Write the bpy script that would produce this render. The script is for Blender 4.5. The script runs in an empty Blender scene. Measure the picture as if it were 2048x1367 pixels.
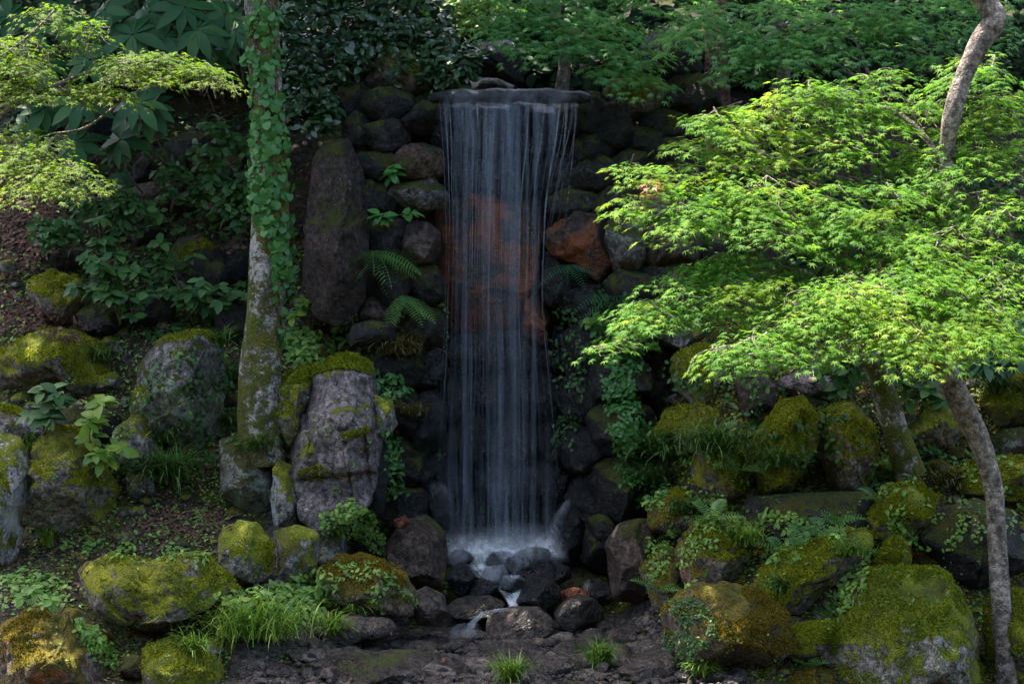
import bpy, bmesh, math, random
import numpy as np
from mathutils import Vector, Matrix

random.seed(7)
rng = np.random.default_rng(7)
scene = bpy.context.scene
col = scene.collection

# ---------------------------------------------------------------- camera, sky, sun, exposure
CAM = np.array([0.0, -18.0, 2.94]); DIST = 18.0; PPM = 2048 / 11.0
cam_d = bpy.data.cameras.new('camera'); cam = bpy.data.objects.new('camera', cam_d); col.objects.link(cam)
cam.location = CAM; cam.rotation_euler = (math.radians(90), 0, 0)
cam_d.sensor_width = 36; cam_d.lens = 36 * DIST / 11.0; cam_d.clip_end = 500
scene.camera = cam

SUN_DIR = Vector((-0.30, 0.22, 0.93)).normalized()          # towards the sun
elev = math.asin(SUN_DIR.z); azim = math.atan2(SUN_DIR.x, SUN_DIR.y)
world = bpy.data.worlds.new('World'); scene.world = world; world.use_nodes = True
wn = world.node_tree; bg = wn.nodes['Background']
sky = wn.nodes.new('ShaderNodeTexSky'); sky.sky_type = 'NISHITA'; sky.sun_disc = False
sky.dust_density = 4.0; sky.ozone_density = 0.4; sky.sun_elevation = elev; sky.sun_rotation = azim
wn.links.new(sky.outputs[0], bg.inputs[0]); bg.inputs[1].default_value = 0.15
sun_d = bpy.data.lights.new('sun', 'SUN'); sun = bpy.data.objects.new('sun', sun_d); col.objects.link(sun)
sun_d.energy = 4.8; sun_d.angle = math.radians(0.53); sun_d.color = (1.0, 0.95, 0.84)
sun.rotation_euler = (-SUN_DIR).to_track_quat('-Z', 'Y').to_euler(); sun.location = (0, 0, 30)
vs = scene.view_settings
vs.view_transform = 'Standard'; vs.look = 'None'; vs.gamma = 1.0; vs.use_curve_mapping = False
vs.exposure = 1.95
cy = scene.cycles
cy.max_bounces = 6; cy.diffuse_bounces = 4; cy.glossy_bounces = 2; cy.transmission_bounces = 3
cy.transparent_max_bounces = 12; cy.use_denoising = True; cy.caustics_reflective = False; cy.caustics_refractive = False
cy.sample_clamp_indirect = 4.0

# ---------------------------------------------------------------- helpers
def P(px, py, Y):
    k = (DIST + Y) / DIST / PPM
    return np.array([(px - 1024) * k, Y, CAM[2] - (py - 683.5) * k])
def PX(px, Y): return px / PPM * (DIST + Y) / DIST          # pixels -> metres at depth Y
def nrm(a): return a / np.maximum(np.linalg.norm(a, axis=-1, keepdims=True), 1e-9)

def _h(ix, iy, iz, seed):
    h = (ix.astype(np.int64) * 374761393 + iy.astype(np.int64) * 668265263 + iz.astype(np.int64) * 974634721 + seed * 144269504) & 0xffffffff
    h = ((h ^ (h >> 13)) * 1274126177) & 0xffffffff
    h = ((h ^ (h >> 16)) * 2246822519) & 0xffffffff
    return ((h ^ (h >> 15)) & 0xffffff) / float(0xffffff)
def vnoise(p, seed=0):
    i = np.floor(p); f = p - i; f = f * f * (3 - 2 * f)
    x, y, z = i[:, 0], i[:, 1], i[:, 2]; r = 0
    for dx in (0, 1):
        for dy in (0, 1):
            for dz in (0, 1):
                w = (f[:, 0] if dx else 1 - f[:, 0]) * (f[:, 1] if dy else 1 - f[:, 1]) * (f[:, 2] if dz else 1 - f[:, 2])
                r = r + w * _h(x + dx, y + dy, z + dz, seed)
    return r
def fbm(p, seed=0, oct=4, gain=.5):
    s = 0; a = 1; t = 0
    for o in range(oct):
        s = s + a * vnoise(p * 2 ** o + 17.3 * o, seed + o); t += a; a *= gain
    return s / t

def make_mesh(name, V, F, mat=None, smooth=False):
    V = np.asarray(V, dtype=np.float32); F = np.asarray(F, dtype=np.int32)
    me = bpy.data.meshes.new(name); n, k = F.shape
    me.vertices.add(len(V)); me.vertices.foreach_set('co', V.ravel())
    me.loops.add(n * k); me.loops.foreach_set('vertex_index', F.ravel())
    me.polygons.add(n); me.polygons.foreach_set('loop_start', np.arange(n, dtype=np.int32) * k)
    if smooth: me.polygons.foreach_set('use_smooth', np.ones(n, dtype=bool))
    me.update(calc_edges=True)
    if mat: me.materials.append(mat)
    return me
def tag(o, label=None, cat=None, group=None, kind=None):
    if label: o['label'] = label
    if cat: o['category'] = cat
    if group: o['group'] = group
    if kind: o['kind'] = kind
    return o
LATER = []                                                     # foliage and moss join the scene after the plants have found their footing
SKIP = {'crown', 'leaf', 'twigs', 'yellowing_crown', 'withered_leaves', 'moss', 'branch'}
def link(name, me, parent=None, loc=None):
    o = bpy.data.objects.new(name, me)
    if name in SKIP: LATER.append(o)
    else: col.objects.link(o)
    if parent is not None: o.parent = parent
    if loc is not None: o.location = loc
    return o
def obj(name, V, F, mat, parent=None, smooth=False, base=None):
    """one mesh object from world-space vertices; origin at the parent's, or at base"""
    V = np.asarray(V, dtype=np.float64)
    off = np.array(parent.matrix_basis.translation) if parent is not None else np.zeros(3)
    if parent is not None and parent.parent is not None: off = off + np.array(parent.parent.matrix_basis.translation)
    if parent is None:
        off = np.array(base) if base is not None else np.array([V[:, 0].mean(), V[:, 1].mean(), V[:, 2].min()])
    o = link(name, make_mesh(name, V - off, F, mat, smooth), parent)
    if parent is None: o.location = off
    return o
def empty(name, loc, label, cat, group=None):
    o = bpy.data.objects.new(name, None); col.objects.link(o); o.location = loc; o.empty_display_size = .2
    return tag(o, label, cat, group)

# ---------------------------------------------------------------- materials
def N(nt, t, **kw):
    n = nt.nodes.new(t)
    for k, v in kw.items(): setattr(n, k, v)
    return n
def ramp(nt, fac, stops, interp='LINEAR'):
    r = N(nt, 'ShaderNodeValToRGB'); r.color_ramp.interpolation = interp; e = r.color_ramp.elements
    while len(e) < len(stops): e.new(.5)
    for el, (p, c) in zip(e, stops):
        el.position = p; el.color = (*c, 1) if isinstance(c, (tuple, list)) else (c, c, c, 1)
    if fac is not None: nt.links.new(fac, r.inputs[0])
    return r.outputs[0]
def mixc(nt, fac, a, b, blend='MIX'):
    m = N(nt, 'ShaderNodeMix', data_type='RGBA', blend_type=blend)
    for sock, v in ((m.inputs[0], fac), (m.inputs[6], a), (m.inputs[7], b)):
        if hasattr(v, 'is_output'): nt.links.new(v, sock)
        elif isinstance(v, (tuple, list)): sock.default_value = (*v, 1)
        else: sock.default_value = v
    return m.outputs[2]
def math_(nt, op, a, b=0.0, clamp=False):
    m = N(nt, 'ShaderNodeMath', operation=op); m.use_clamp = clamp
    for s, v in ((m.inputs[0], a), (m.inputs[1], b)):
        if hasattr(v, 'is_output'): nt.links.new(v, s)
        else: s.default_value = v
    return m.outputs[0]
def noise(nt, vec, scale, detail=4, rough=.55):
    n = N(nt, 'ShaderNodeTexNoise'); n.inputs['Scale'].default_value = scale
    n.inputs['Detail'].default_value = detail; n.inputs['Roughness'].default_value = rough
    nt.links.new(vec, n.inputs['Vector']); return n.outputs[0]

def rock_mat(name, c1, c2, moss=-9., mosscol=((.045, .06, .008), (.13, .13, .012)), lichen=0., lichcol=(.42, .44, .40), rust=0.,
             rustcol=(.22, .07, .018), rough=.85, mossup=1.0, spec=.35, bump=.8, streak=False, lscale=7.):
    m = bpy.data.materials.new(name); m.use_nodes = True; nt = m.node_tree; b = nt.nodes['Principled BSDF']
    g = N(nt, 'ShaderNodeNewGeometry'); pos = g.outputs['Position']
    oi = N(nt, 'ShaderNodeObjectInfo')
    n1 = noise(nt, pos, 2.2, 3, .6); n2 = noise(nt, pos, 16, 4, .7); n3 = noise(nt, pos, 70, 2, .6)
    c = mixc(nt, ramp(nt, n1, [(.32, 0.), (.68, 1.)]), c1, c2)
    hs = math_(nt, 'MULTIPLY_ADD', oi.outputs['Random'], .5); nt.nodes[-1].inputs[2].default_value = .75
    c = mixc(nt, 1.0, c, ramp(nt, n2, [(.38, .35), (.5, .95), (.62, 1.75)]), 'MULTIPLY')
    c = mixc(nt, .45, c, ramp(nt, n3, [(.38, .45), (.5, 1.), (.63, 1.6)]), 'MULTIPLY')
    comb = N(nt, 'ShaderNodeCombineColor'); [nt.links.new(hs, s) for s in comb.inputs[:3]]
    c = mixc(nt, 1.0, c, comb.outputs[0], 'MULTIPLY')
    if rust > 0:
        nr = noise(nt, pos, 2.6, 5, .6)
        c = mixc(nt, ramp(nt, nr, [(.66 - .42 * rust, 0.), (.8 - .42 * rust, .9)]), c, mixc(nt, n2, rustcol, tuple(x * 1.7 for x in rustcol)))
    if lichen > 0:
        vv = pos
        if streak:
            mp = N(nt, 'ShaderNodeMapping'); mp.inputs['Scale'].default_value = (3., 3., .6); nt.links.new(pos, mp.inputs[0]); vv = mp.outputs[0]
        nl = noise(nt, vv, lscale, 5, .72); nf = noise(nt, pos, 38, 4, .7); nb = noise(nt, pos, 1.6, 2, .5)
        f = math_(nt, 'ADD', math_(nt, 'MULTIPLY', nl, .65), math_(nt, 'MULTIPLY', nf, .35))
        f = math_(nt, 'ADD', f, math_(nt, 'MULTIPLY', math_(nt, 'SUBTRACT', nb, .5), .35))
        t = .70 - .26 * lichen
        c = mixc(nt, ramp(nt, f, [(t, 0.), (t + .05, .85)]), c, mixc(nt, n2, tuple(x * .6 for x in lichcol), lichcol))
    sp = noise(nt, pos, 55, 2, .5); sb = noise(nt, pos, 3.5, 3, .6)
    spk = math_(nt, 'MULTIPLY', ramp(nt, sp, [(.66, 0.), (.70, 1.)]), ramp(nt, sb, [(.42, 0.), (.6, .75)]))
    c = mixc(nt, spk, c, tuple(min(.62, x * 2.2 + .10) for x in c2) if rough > .5 else tuple(x * 2.2 for x in c2))
    vo = N(nt, 'ShaderNodeTexVoronoi', feature='DISTANCE_TO_EDGE'); vo.inputs['Scale'].default_value = 3.2
    wp = N(nt, 'ShaderNodeVectorMath', operation='ADD'); nv = N(nt, 'ShaderNodeTexNoise'); nv.inputs['Scale'].default_value = 5.; nt.links.new(pos, nv.inputs['Vector'])
    nt.links.new(pos, wp.inputs[0]); nt.links.new(nv.outputs['Color'], wp.inputs[1]); nt.links.new(wp.outputs[0], vo.inputs['Vector'])
    crack = ramp(nt, vo.outputs['Distance'], [(.0, 0.), (.035, 1.)])
    mf = None
    if moss > -5:
        sep = N(nt, 'ShaderNodeSeparateXYZ'); nt.links.new(g.outputs['Normal'], sep.inputs[0])
        na = noise(nt, pos, 2.4, 4, .65); nb2 = noise(nt, pos, 22, 4, .7)
        f = math_(nt, 'MULTIPLY', sep.outputs[2], mossup)
        f = math_(nt, 'ADD', f, math_(nt, 'MULTIPLY', math_(nt, 'SUBTRACT', na, .5), 4.2))
        f = math_(nt, 'ADD', f, math_(nt, 'MULTIPLY', math_(nt, 'SUBTRACT', nb2, .5), 1.6))
        f = math_(nt, 'ADD', f, moss)
        mf = ramp(nt, f, [(.38, 0.), (.62, 1.)])
        mc = mixc(nt, ramp(nt, noise(nt, pos, 5, 5, .7), [(.35, 0.), (.66, 1.)]), mosscol[0], mosscol[1])
        mc = mixc(nt, .85, mc, ramp(nt, noise(nt, pos, 90, 2, .6), [(.36, .4), (.5, 1.), (.64, 1.8)]), 'MULTIPLY')
        mc = mixc(nt, ramp(nt, noise(nt, pos, 1.7, 4, .6), [(.52, 0.), (.64, .5)]), mc, (.085, .058, .018))
        c = mixc(nt, mf, c, mc)
    nt.links.new(c, b.inputs['Base Color'])
    if mf is not None:
        rr = N(nt, 'ShaderNodeMix'); nt.links.new(mf, rr.inputs[0]); rr.inputs[2].default_value = rough; rr.inputs[3].default_value = 1.
        nt.links.new(rr.outputs[0], b.inputs['Roughness'])
    else: b.inputs['Roughness'].default_value = rough
    b.inputs['Specular IOR Level'].default_value = spec
    h = math_(nt, 'ADD', math_(nt, 'MULTIPLY', noise(nt, pos, 9, 5, .7), 1.), math_(nt, 'MULTIPLY', n3, .18))
    if mf is not None: h = math_(nt, 'ADD', h, math_(nt, 'MULTIPLY', mf, .25)); h = math_(nt, 'ADD', h, math_(nt, 'MULTIPLY', math_(nt, 'MULTIPLY', mf, noise(nt, pos, 100, 2, .6)), .35))
    h = math_(nt, 'ADD', h, math_(nt, 'MULTIPLY', crack, .22))
    bp = N(nt, 'ShaderNodeBump'); bp.inputs['Strength'].default_value = bump; bp.inputs['Distance'].default_value = .12
    nt.links.new(h, bp.inputs['Height']); nt.links.new(bp.outputs[0], b.inputs['Normal'])
    return m

def leaf_mat(name, stops, trans=.35, tboost=1.6, rough=.5, spec=.4, patch=.25, pscale=1.3):
    m = bpy.data.materials.new(name); m.use_nodes = True; nt = m.node_tree; b = nt.nodes['Principled BSDF']
    g = N(nt, 'ShaderNodeNewGeometry'); oi = N(nt, 'ShaderNodeObjectInfo')
    f = math_(nt, 'FRACT', math_(nt, 'ADD', g.outputs['Random Per Island'], oi.outputs['Random']))
    nz = ramp(nt, noise(nt, g.outputs['Position'], pscale, 3, .6), [(.3, 0.), (.7, 1.)])
    f = math_(nt, 'ADD', math_(nt, 'MULTIPLY', f, 1 - patch), math_(nt, 'MULTIPLY', nz, patch))
    c = ramp(nt, f, stops)
    nt.links.new(c, b.inputs['Base Color']); b.inputs['Roughness'].default_value = rough
    b.inputs['Specular IOR Level'].default_value = spec
    t = N(nt, 'ShaderNodeBsdfTranslucent'); nt.links.new(mixc(nt, 1., c, (tboost, tboost * 1.05, tboost * .55), 'MULTIPLY'), t.inputs[0])
    mx = N(nt, 'ShaderNodeMixShader'); mx.inputs[0].default_value = trans
    nt.links.new(b.outputs[0], mx.inputs[1]); nt.links.new(t.outputs[0], mx.inputs[2])
    nt.links.new(mx.outputs[0], nt.nodes['Material Output'].inputs[0])
    return m

MOSS_Y = ((.07, .09, .008), (.28, .29, .018)); MOSS_G = ((.07, .095, .008), (.25, .275, .018)); MOSS_D = ((.025, .035, .007), (.075, .082, .012))
M = {
 'grey':    rock_mat('grey_rock', (.14, .13, .125), (.24, .22, .215), .10, MOSS_G, .35),
 'violet':  rock_mat('violet_rock', (.10, .085, .086), (.22, .185, .186), -.45, MOSS_G, .3, (.50, .47, .47)),
 'mossy':   rock_mat('mossy_rock', (.10, .085, .07), (.20, .17, .15), .5, MOSS_Y, .35, (.40, .40, .32)),
 'verymossy': rock_mat('very_mossy_rock', (.08, .06, .045), (.17, .14, .11), .78, MOSS_Y, .28, (.38, .36, .24)),
 'greenmoss': rock_mat('green_moss_rock', (.16, .145, .12), (.30, .28, .24), .55, MOSS_G, .5, (.5, .5, .4)),
 'orangemoss': rock_mat('orange_moss_rock', (.10, .075, .06), (.2, .16, .13), .42, ((.06, .06, .01), (.2, .15, .018)), .25, (.40, .38, .28), .3),
 'lichen':  rock_mat('lichened_rock', (.06, .055, .052), (.14, .125, .115), .0, MOSS_D, .8, (.26, .31, .24)),
 'white':   rock_mat('white_streaked_rock', (.17, .16, .16), (.30, .29, .29), .25, MOSS_Y, .9, (.6, .6, .6), streak=True, lscale=3.5),
 'dark':    rock_mat('shade_dark_rock', (.009, .009, .0095), (.026, .0235, .022), -.05, MOSS_D, .25, (.13, .14, .12), rough=.6),  # dark stone, albedo lowered further to hold the shade of the nook
 'wet':     rock_mat('wet_shade_dark_rock', (.008, .009, .010), (.022, .021, .021), rough=.25, spec=.6, bump=.9),  # wet stone, blackened further so its colour carries the recess shade
 'wetbrown': rock_mat('wet_brown_rock', (.03, .024, .02), (.085, .066, .055), rough=.3, spec=.6, lichen=.1),
 'brown':   rock_mat('brown_rock', (.035, .024, .019), (.09, .063, .05), -.45, MOSS_D, .15, (.35, .28, .22), rough=.6),
 'rust':    rock_mat('rust_rock', (.03, .018, .015), (.06, .04, .03), rust=.52, rustcol=(.135, .038, .011), rough=.55),
 'redstone': rock_mat('red_stone', (.13, .04, .02), (.22, .07, .03), rough=.5),
 'tan':     rock_mat('tan_rock', (.04, .027, .018), (.09, .06, .042), -.3, MOSS_D, .2, (.4, .36, .25)),
 'pink':    rock_mat('pinkish_rock', (.16, .12, .12), (.26, .2, .2), lichen=.15),
 'slab':    rock_mat('tall_slab_rock', (.026, .018, .015), (.06, .042, .035), .0, MOSS_D, .4, (.17, .19, .14), streak=True),
 'soil':    rock_mat('soil', (.025, .019, .014), (.06, .043, .032), .30, MOSS_D, .2, (.16, .10, .07), mossup=.2, rough=.95),
 'bed':     rock_mat('wet_stream_bed', (.03, .025, .022), (.095, .077, .065), rough=.24, spec=.6, lichen=.15, lichcol=(.2, .18, .16)),
 'bedrock': rock_mat('wet_bed_slab', (.028, .022, .02), (.085, .066, .056), -.6, MOSS_D, .25, (.2, .18, .16), rough=.35, spec=.55, bump=1.),
 'pebble':  rock_mat('stream_pebble', (.05, .042, .038), (.17, .14, .12), rough=.4, spec=.5, lichen=.1),
 'bark':    rock_mat('lichened_bark', (.10, .085, .07), (.24, .21, .19), .58, ((.05, .07, .008), (.15, .15, .02)), .85, (.55, .53, .48), mossup=0., lscale=12.),
 'bark2':   rock_mat('maple_bark', (.13, .10, .082), (.30, .245, .205), -.3, MOSS_G, .4, (.5, .48, .45), mossup=0.),
 'bark3':   rock_mat('reddish_bark', (.10, .05, .035), (.2, .10, .07), lichen=.1),
 'moss':    leaf_mat('moss_tuft', [(0., (.085, .10, .01)), (.5, (.19, .21, .014)), (1., (.37, .36, .028))], .25, 1.2, .9, .1, .5, 3.),
 'mossg':   leaf_mat('moss_tuft_green', [(0., (.075, .105, .01)), (.5, (.18, .215, .015)), (1., (.31, .335, .03))], .25, 1.2, .9, .1, .5, 3.),
 'mosso':   leaf_mat('moss_tuft_orange', [(0., (.08, .07, .01)), (.5, (.165, .125, .014)), (1., (.27, .18, .028))], .25, 1.2, .9, .1, .5, 3.),
 'maple':   leaf_mat('maple_leaf', [(0., (.04, .125, .022)), (.35, (.095, .225, .028)), (.75, (.185, .305, .036)), (1., (.42, .41, .07))], .52, 1.7, .65, .15, .45, .9),
 'maple_y': leaf_mat('yellow_green_maple_leaf', [(0., (.045, .115, .008)), (.5, (.10, .175, .009)), (.85, (.18, .235, .013)), (1., (.40, .31, .035))], .5, 1.7, .65, .15, .5, 1.2),
 'maple_l': leaf_mat('light_green_maple_leaf', [(0., (.035, .12, .024)), (.4, (.08, .21, .03)), (.8, (.15, .285, .038)), (1., (.38, .38, .07))], .5, 1.7, .65, .15, .4, .9),
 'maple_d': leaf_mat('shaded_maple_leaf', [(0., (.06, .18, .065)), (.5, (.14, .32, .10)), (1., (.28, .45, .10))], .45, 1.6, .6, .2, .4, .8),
 'maple_r': leaf_mat('withered_maple_leaf', [(0., (.16, .04, .015)), (.6, (.3, .1, .04)), (1., (.45, .3, .15))], .3, 1.2),
 'rhodo':   leaf_mat('broad_glossy_leaf', [(0., (.014, .055, .022)), (.6, (.025, .085, .028)), (.93, (.045, .115, .03)), (1., (.16, .2, .03))], .15, 1.3, .5, .18, .3),
 'laurel':  leaf_mat('small_glossy_leaf', [(0., (.018, .05, .022)), (.6, (.035, .085, .032)), (1., (.065, .13, .045))], .12, 1.3, .28, .7, .3),
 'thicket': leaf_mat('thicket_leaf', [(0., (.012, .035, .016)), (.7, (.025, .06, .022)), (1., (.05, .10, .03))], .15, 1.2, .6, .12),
 'shade_canopy':  leaf_mat('canopy_leaf', [(0., (.03, .07, .015)), (1., (.07, .13, .025))], .2, 1.2),
 'ivy':     leaf_mat('ivy_leaf', [(0., (.03, .12, .025)), (.6, (.05, .18, .035)), (1., (.09, .24, .04))], .25, 1.3, .45, .4),
 'herb':    leaf_mat('herb_leaf', [(0., (.06, .16, .03)), (.5, (.13, .27, .045)), (.9, (.24, .37, .06)), (1., (.35, .36, .1))], .3, 1.4),
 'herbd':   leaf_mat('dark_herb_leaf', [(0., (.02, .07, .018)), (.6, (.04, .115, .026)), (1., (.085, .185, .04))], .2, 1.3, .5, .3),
 'lime':    leaf_mat('lime_leaf', [(0., (.07, .17, .02)), (.6, (.13, .25, .028)), (1., (.26, .33, .04))], .35, 1.4),
 'fern':    leaf_mat('fern_leaf', [(0., (.07, .18, .05)), (1., (.15, .30, .075))], .3, 1.4),
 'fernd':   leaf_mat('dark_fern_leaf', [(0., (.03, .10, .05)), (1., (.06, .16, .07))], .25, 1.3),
 'grass':   leaf_mat('grass_blade', [(0., (.07, .17, .025)), (.6, (.15, .28, .04)), (.92, (.27, .36, .06)), (1., (.36, .3, .13))], .3, 1.3, .45, .4, .2),
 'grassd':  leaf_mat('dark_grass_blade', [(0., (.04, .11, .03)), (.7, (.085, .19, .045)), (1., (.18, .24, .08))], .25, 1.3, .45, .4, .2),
 'grassb':  leaf_mat('dry_grass_blade', [(0., (.08, .085, .03)), (.6, (.14, .13, .045)), (1., (.26, .19, .09))], .2, 1.2),
 'litter':  leaf_mat('dead_leaf', [(0., (.035, .02, .016)), (.5, (.085, .045, .034)), (.85, (.17, .085, .055)), (1., (.36, .2, .11))], .1, 1., .75, .3),
 'stem':    leaf_mat('green_stem', [(0., (.07, .08, .03)), (1., (.12, .12, .05))], 0., 1.),
}
def water_mat(name, amin, amax, sx, sz, tint=(.55, .65, .78), lo=.42, hi=.75, rough=.25):
    m = bpy.data.materials.new(name); m.use_nodes = True; nt = m.node_tree; b = nt.nodes['Principled BSDF']
    g = N(nt, 'ShaderNodeNewGeometry'); mp = N(nt, 'ShaderNodeMapping'); mp.inputs['Scale'].default_value = (sx, sx * .5, sz)
    nt.links.new(g.outputs['Position'], mp.inputs[0])
    f = noise(nt, mp.outputs[0], 1., 5, .62)
    at = N(nt, 'ShaderNodeAttribute'); at.attribute_name = 'thick'
    a = math_(nt, 'MULTIPLY', ramp(nt, f, [(lo, amin), (hi, amax)]), at.outputs['Fac'], True)
    b.inputs['Base Color'].default_value = (*tint, 1); b.inputs['Roughness'].default_value = rough
    nt.links.new(a, b.inputs['Alpha'])
    return m
M['curtain'] = water_mat('falling_water', .0, .095, 14., .14, (.45, .58, .74), .44, .68)
M['strand'] = water_mat('water_strand', .02, .14, 30., 1.2, (.65, .76, .9), .35, .75)
M['foam'] = water_mat('white_water', .2, 1., 9., 9., (.86, .9, .95), .38, .62, .5)
M['film'] = water_mat('water_film', .05, .42, 6., 3., (.62, .7, .8), .35, .75, .2)
M['mist'] = water_mat('soft_mist', .08, .2, 2.5, 2.5, (.75, .82, .92), .3, .7, .9)
def set_thick(o, vals):
    a = o.data.attributes.new('thick', 'FLOAT', 'POINT'); a.data.foreach_set('value', np.asarray(vals, dtype=np.float32))

# ---------------------------------------------------------------- ground
LP = np.array([(-19, 1.3), (-15, 1.0), (-8, 0), (-3.2, 0.), (-2.4, .35), (-1.3, .85), (-.6, 1.4), (.2, 2.3), (1., 3.2), (2., 4.4), (3., 5.4), (5, 7.), (12, 10.5), (60, 30)])
CP = np.array([(-19, 1.3), (-15, 1.0), (-8, -.05), (-3.5, -.08), (-1., -.04), (-.5, .1), (.3, .45), (1.25, .6), (1.45, 5.45), (2.2, 5.7), (4, 6.2), (6, 7.6), (12, 10.5), (60, 30)])
RP = np.array([(-19, 1.3), (-15, 1.0), (-8, 0), (-3.6, .02), (-2.6, .45), (-1.6, 1.1), (-.8, 1.9), (0, 2.8), (.8, 3.7), (1.6, 4.6), (2.6, 5.6), (5, 7.), (12, 10.5), (60, 30)])
def sm(t): t = np.clip(t, 0, 1); return t * t * (3 - 2 * t)
def H(x, y):
    x = np.asarray(x, float); y = np.asarray(y, float)
    zl = np.interp(y, LP[:, 0], LP[:, 1]); zc = np.interp(y, CP[:, 0], CP[:, 1]); zr = np.interp(y, RP[:, 0], RP[:, 1])
    wl = sm((-x - 1.15) / 1.2); wr = sm((x - 1.05) / 1.3)
    z = zl * wl + zr * wr + zc * (1 - wl - wr)
    p = np.stack([x.ravel(), y.ravel(), np.zeros(x.size)], -1)
    return z + ((fbm(p * 1.1, 3, 4) - .5) * .35 * np.clip(.35 + wl + wr, 0, 1).ravel() * (y.ravel() > -12)).reshape(z.shape)
xs = np.concatenate([np.linspace(-60, -8, 18)[:-1], np.linspace(-8, 8, 210), np.linspace(8, 60, 18)[1:]])
ys = np.concatenate([np.linspace(-60, -5, 30)[:-1], np.linspace(-5, 6.5, 170), np.linspace(6.5, 60, 24)[1:]])
gx, gy = np.meshgrid(xs, ys); gz = H(gx, gy)
V = np.stack([gx.ravel(), gy.ravel(), gz.ravel()], -1); nx = len(xs)
i = (np.arange(len(ys) - 1)[:, None] * nx + np.arange(nx - 1)[None]).ravel()
F = np.stack([i, i + 1, i + nx + 1, i + nx], -1)
ground = link('ground', make_mesh('ground', V, F, M['soil'], True)); tag(ground, 'dark leaf-strewn soil of the wooded hillside', kind='structure')
def ground_hit(px, py):
    Ys = np.linspace(-6, 6, 500); k = (DIST + Ys) / DIST / PPM
    x = (px - 1024) * k; z = CAM[2] - (py - 683.5) * k
    hit = np.where(z < H(x, Ys))[0]
    return float(Ys[hit[0]]) if len(hit) else 3.0

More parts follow.
